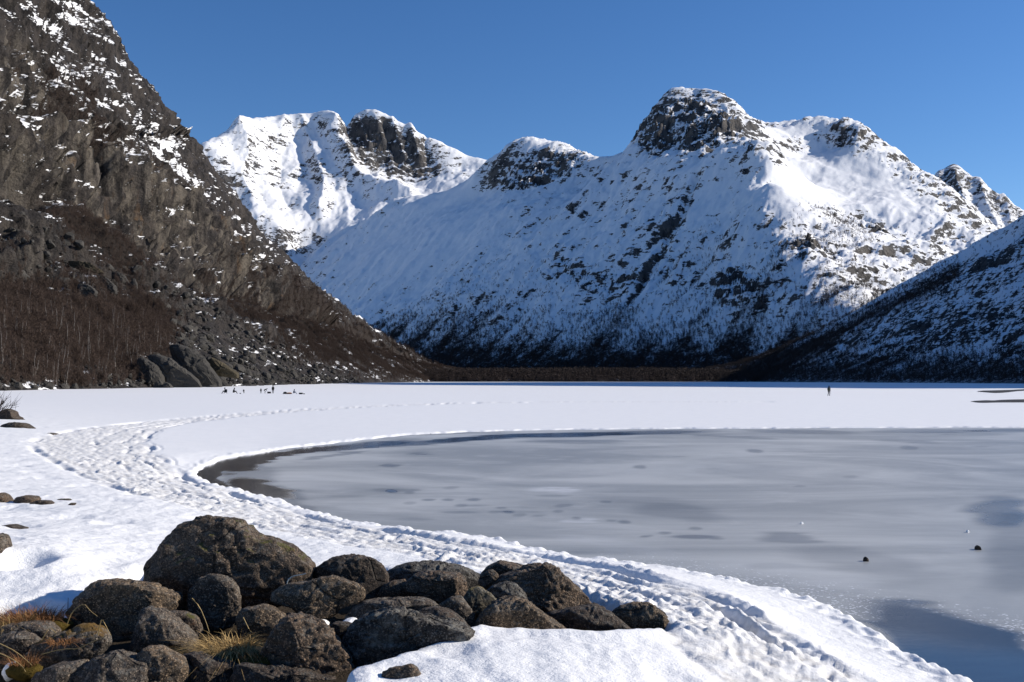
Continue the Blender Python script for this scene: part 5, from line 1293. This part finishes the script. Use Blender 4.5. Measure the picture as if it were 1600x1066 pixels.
    shell('hat', [h + np.array([0, -.01, .03]), h + np.array([0, -.01, .09]), h + np.array([0, -.01, .15]), h + np.array([0, -.01, .18])], [(.115, .125), (.118, .128), (.09, .10), (.03, .03)], M_hat)
    return o
def soft_box(name, loc, size, rot, mat, label, cat, seed=0, lumps=.12):
    V, Fc = ICO[3]; n = 4.0; q = (np.abs(V) ** n).sum(1) ** (-1 / n); W = V * q[:, None] * np.array(size) / 2; W = W * (1 + lumps * fbm3(V * 1.8 + seed, 3, seed))[:, None]; W[:, 2] -= W[:, 2].min()
    o = link(bpy.data.objects.new(name, mesh_np(name, W, Fc, 3, [mat]))); o.location = loc; o.rotation_euler = (0, 0, rot); return tag(o, label, cat)

wk = person(1295, 618.8, 'walk', math.pi + .25, 'lone walker in an olive jacket crossing the white lake', M_olive, M_black, .98)
x, y = on_z(1295, 618.8, .06)
soft_box('backpack', (x + .16, y + .24, 1.02), (.40, .26, .52), .25, M_black, 'dark backpack on the lone walker', 'backpack', 3)
GY = 615.2
person(352.5, GY, 'sit', 1.9, 'person in black sitting on a low seat, leftmost of the group', M_black, M_black, 1.08)
person(365, GY, 'sit', -1.2, 'person in black crouched beside the leftmost seated one', M_black, M_black, 1.05)
person(381, GY - .6, 'bend', .4, 'small dark figure bending over, third from the left', M_black, M_black, .62)
person(407.7, GY - .3, 'stand', .2, 'child standing in the middle of the group', M_black, M_black, .60)
person(414, GY - .4, 'bend', -1.3, 'person bending beside the standing child', M_black, M_black, .82)
person(426.6, GY - .3, 'stand', .3, 'tall person in black standing upright on the ice', M_black, M_black, .92)
person(459, GY + .6, 'sit', -1.4, 'person in blue sitting on the snow, right of the group', M_navy, M_navy, .84)
def on_snow(px, py): x, y = on_z(px, py, .08); return (x, y, .05)
# the seat behind the leftmost person: a folding chair
x, y, z = on_snow(352, GY); ch = bpy.data.objects.new('folding_chair', None); link(ch); ch.location = (x, y + .12, z); tag(ch, 'black folding chair under the leftmost seated person', 'chair')
def box_part(name, c, s, mat, par, rx=0):
    bm = bmesh.new(); bmesh.ops.create_cube(bm, size=1.0); bmesh.ops.scale(bm, vec=s, verts=bm.verts); bmesh.ops.bevel(bm, geom=bm.edges[:], offset=min(s) * .2, segments=1, affect='EDGES')
    me = bpy.data.meshes.new(name); bm.to_mesh(me); bm.free(); me.materials.append(mat); o = link(bpy.data.objects.new(name, me), par); o.location = c; o.rotation_euler = (rx, 0, 0)
box_part('seat', (0, 0, .26), (.55, .48, .05), M_black, ch); box_part('backrest', (0, .26, .60), (.55, .05, .60), M_black, ch, -.2)
for sx in (-.25, .25):
    for sy in (-.2, .22): box_part('leg', (sx, sy, .12), (.03, .03, .26), M_black, ch)
x, y, z = on_snow(420.5, GY - .4); soft_box('rucksack', (x, y, z), (.75, .45, .38), .3, M_black, 'dark rucksack on the snow beside the bending person', 'bag', 11)
x, y, z = on_snow(470, GY + .7); soft_box('duffel_bag', (x, y, z), (.80, .40, .30), -.3, M_black, 'dark duffel bag at the right end of the group', 'bag', 12)
x, y, z = on_snow(475, GY + .7); soft_box('stuff_sack', (x, y, z), (.35, .25, .16), .2, M_black, 'tiny dark sack, rightmost of the group', 'bag', 13)
x, y, z = on_snow(375.5, GY); soft_box('stuff_sack', (x, y, z), (.30, .22, .16), .2, M_black, 'tiny dark sack beside the small bending figure', 'bag', 14)
# pulk sledge with an orange cover
x, y, z = on_snow(449, GY + .6); sl = bpy.data.objects.new('sledge', None); link(sl); sl.location = (x, y, z); tag(sl, 'low sledge loaded with dark bags under an orange cover', 'sledge')
box_part('hull', (0, 0, .10), (1.75, .5, .12), M_black, sl)
def lump(name, c, s, mat, seed):
    V, Fc = ICO[3]; q = (np.abs(V) ** 3).sum(1) ** (-1 / 3); W = V * q[:, None] * np.array(s) / 2 * (1 + .12 * fbm3(V * 2 + seed, 3, seed))[:, None]
    o = link(bpy.data.objects.new(name, mesh_np(name, W, Fc, 3, [mat])), sl); o.location = c
lump('load', (-.45, 0, .28), (.65, .42, .36), M_black, 21); lump('cover', (.35, 0, .22), (.95, .45, .22), M_orange, 22)
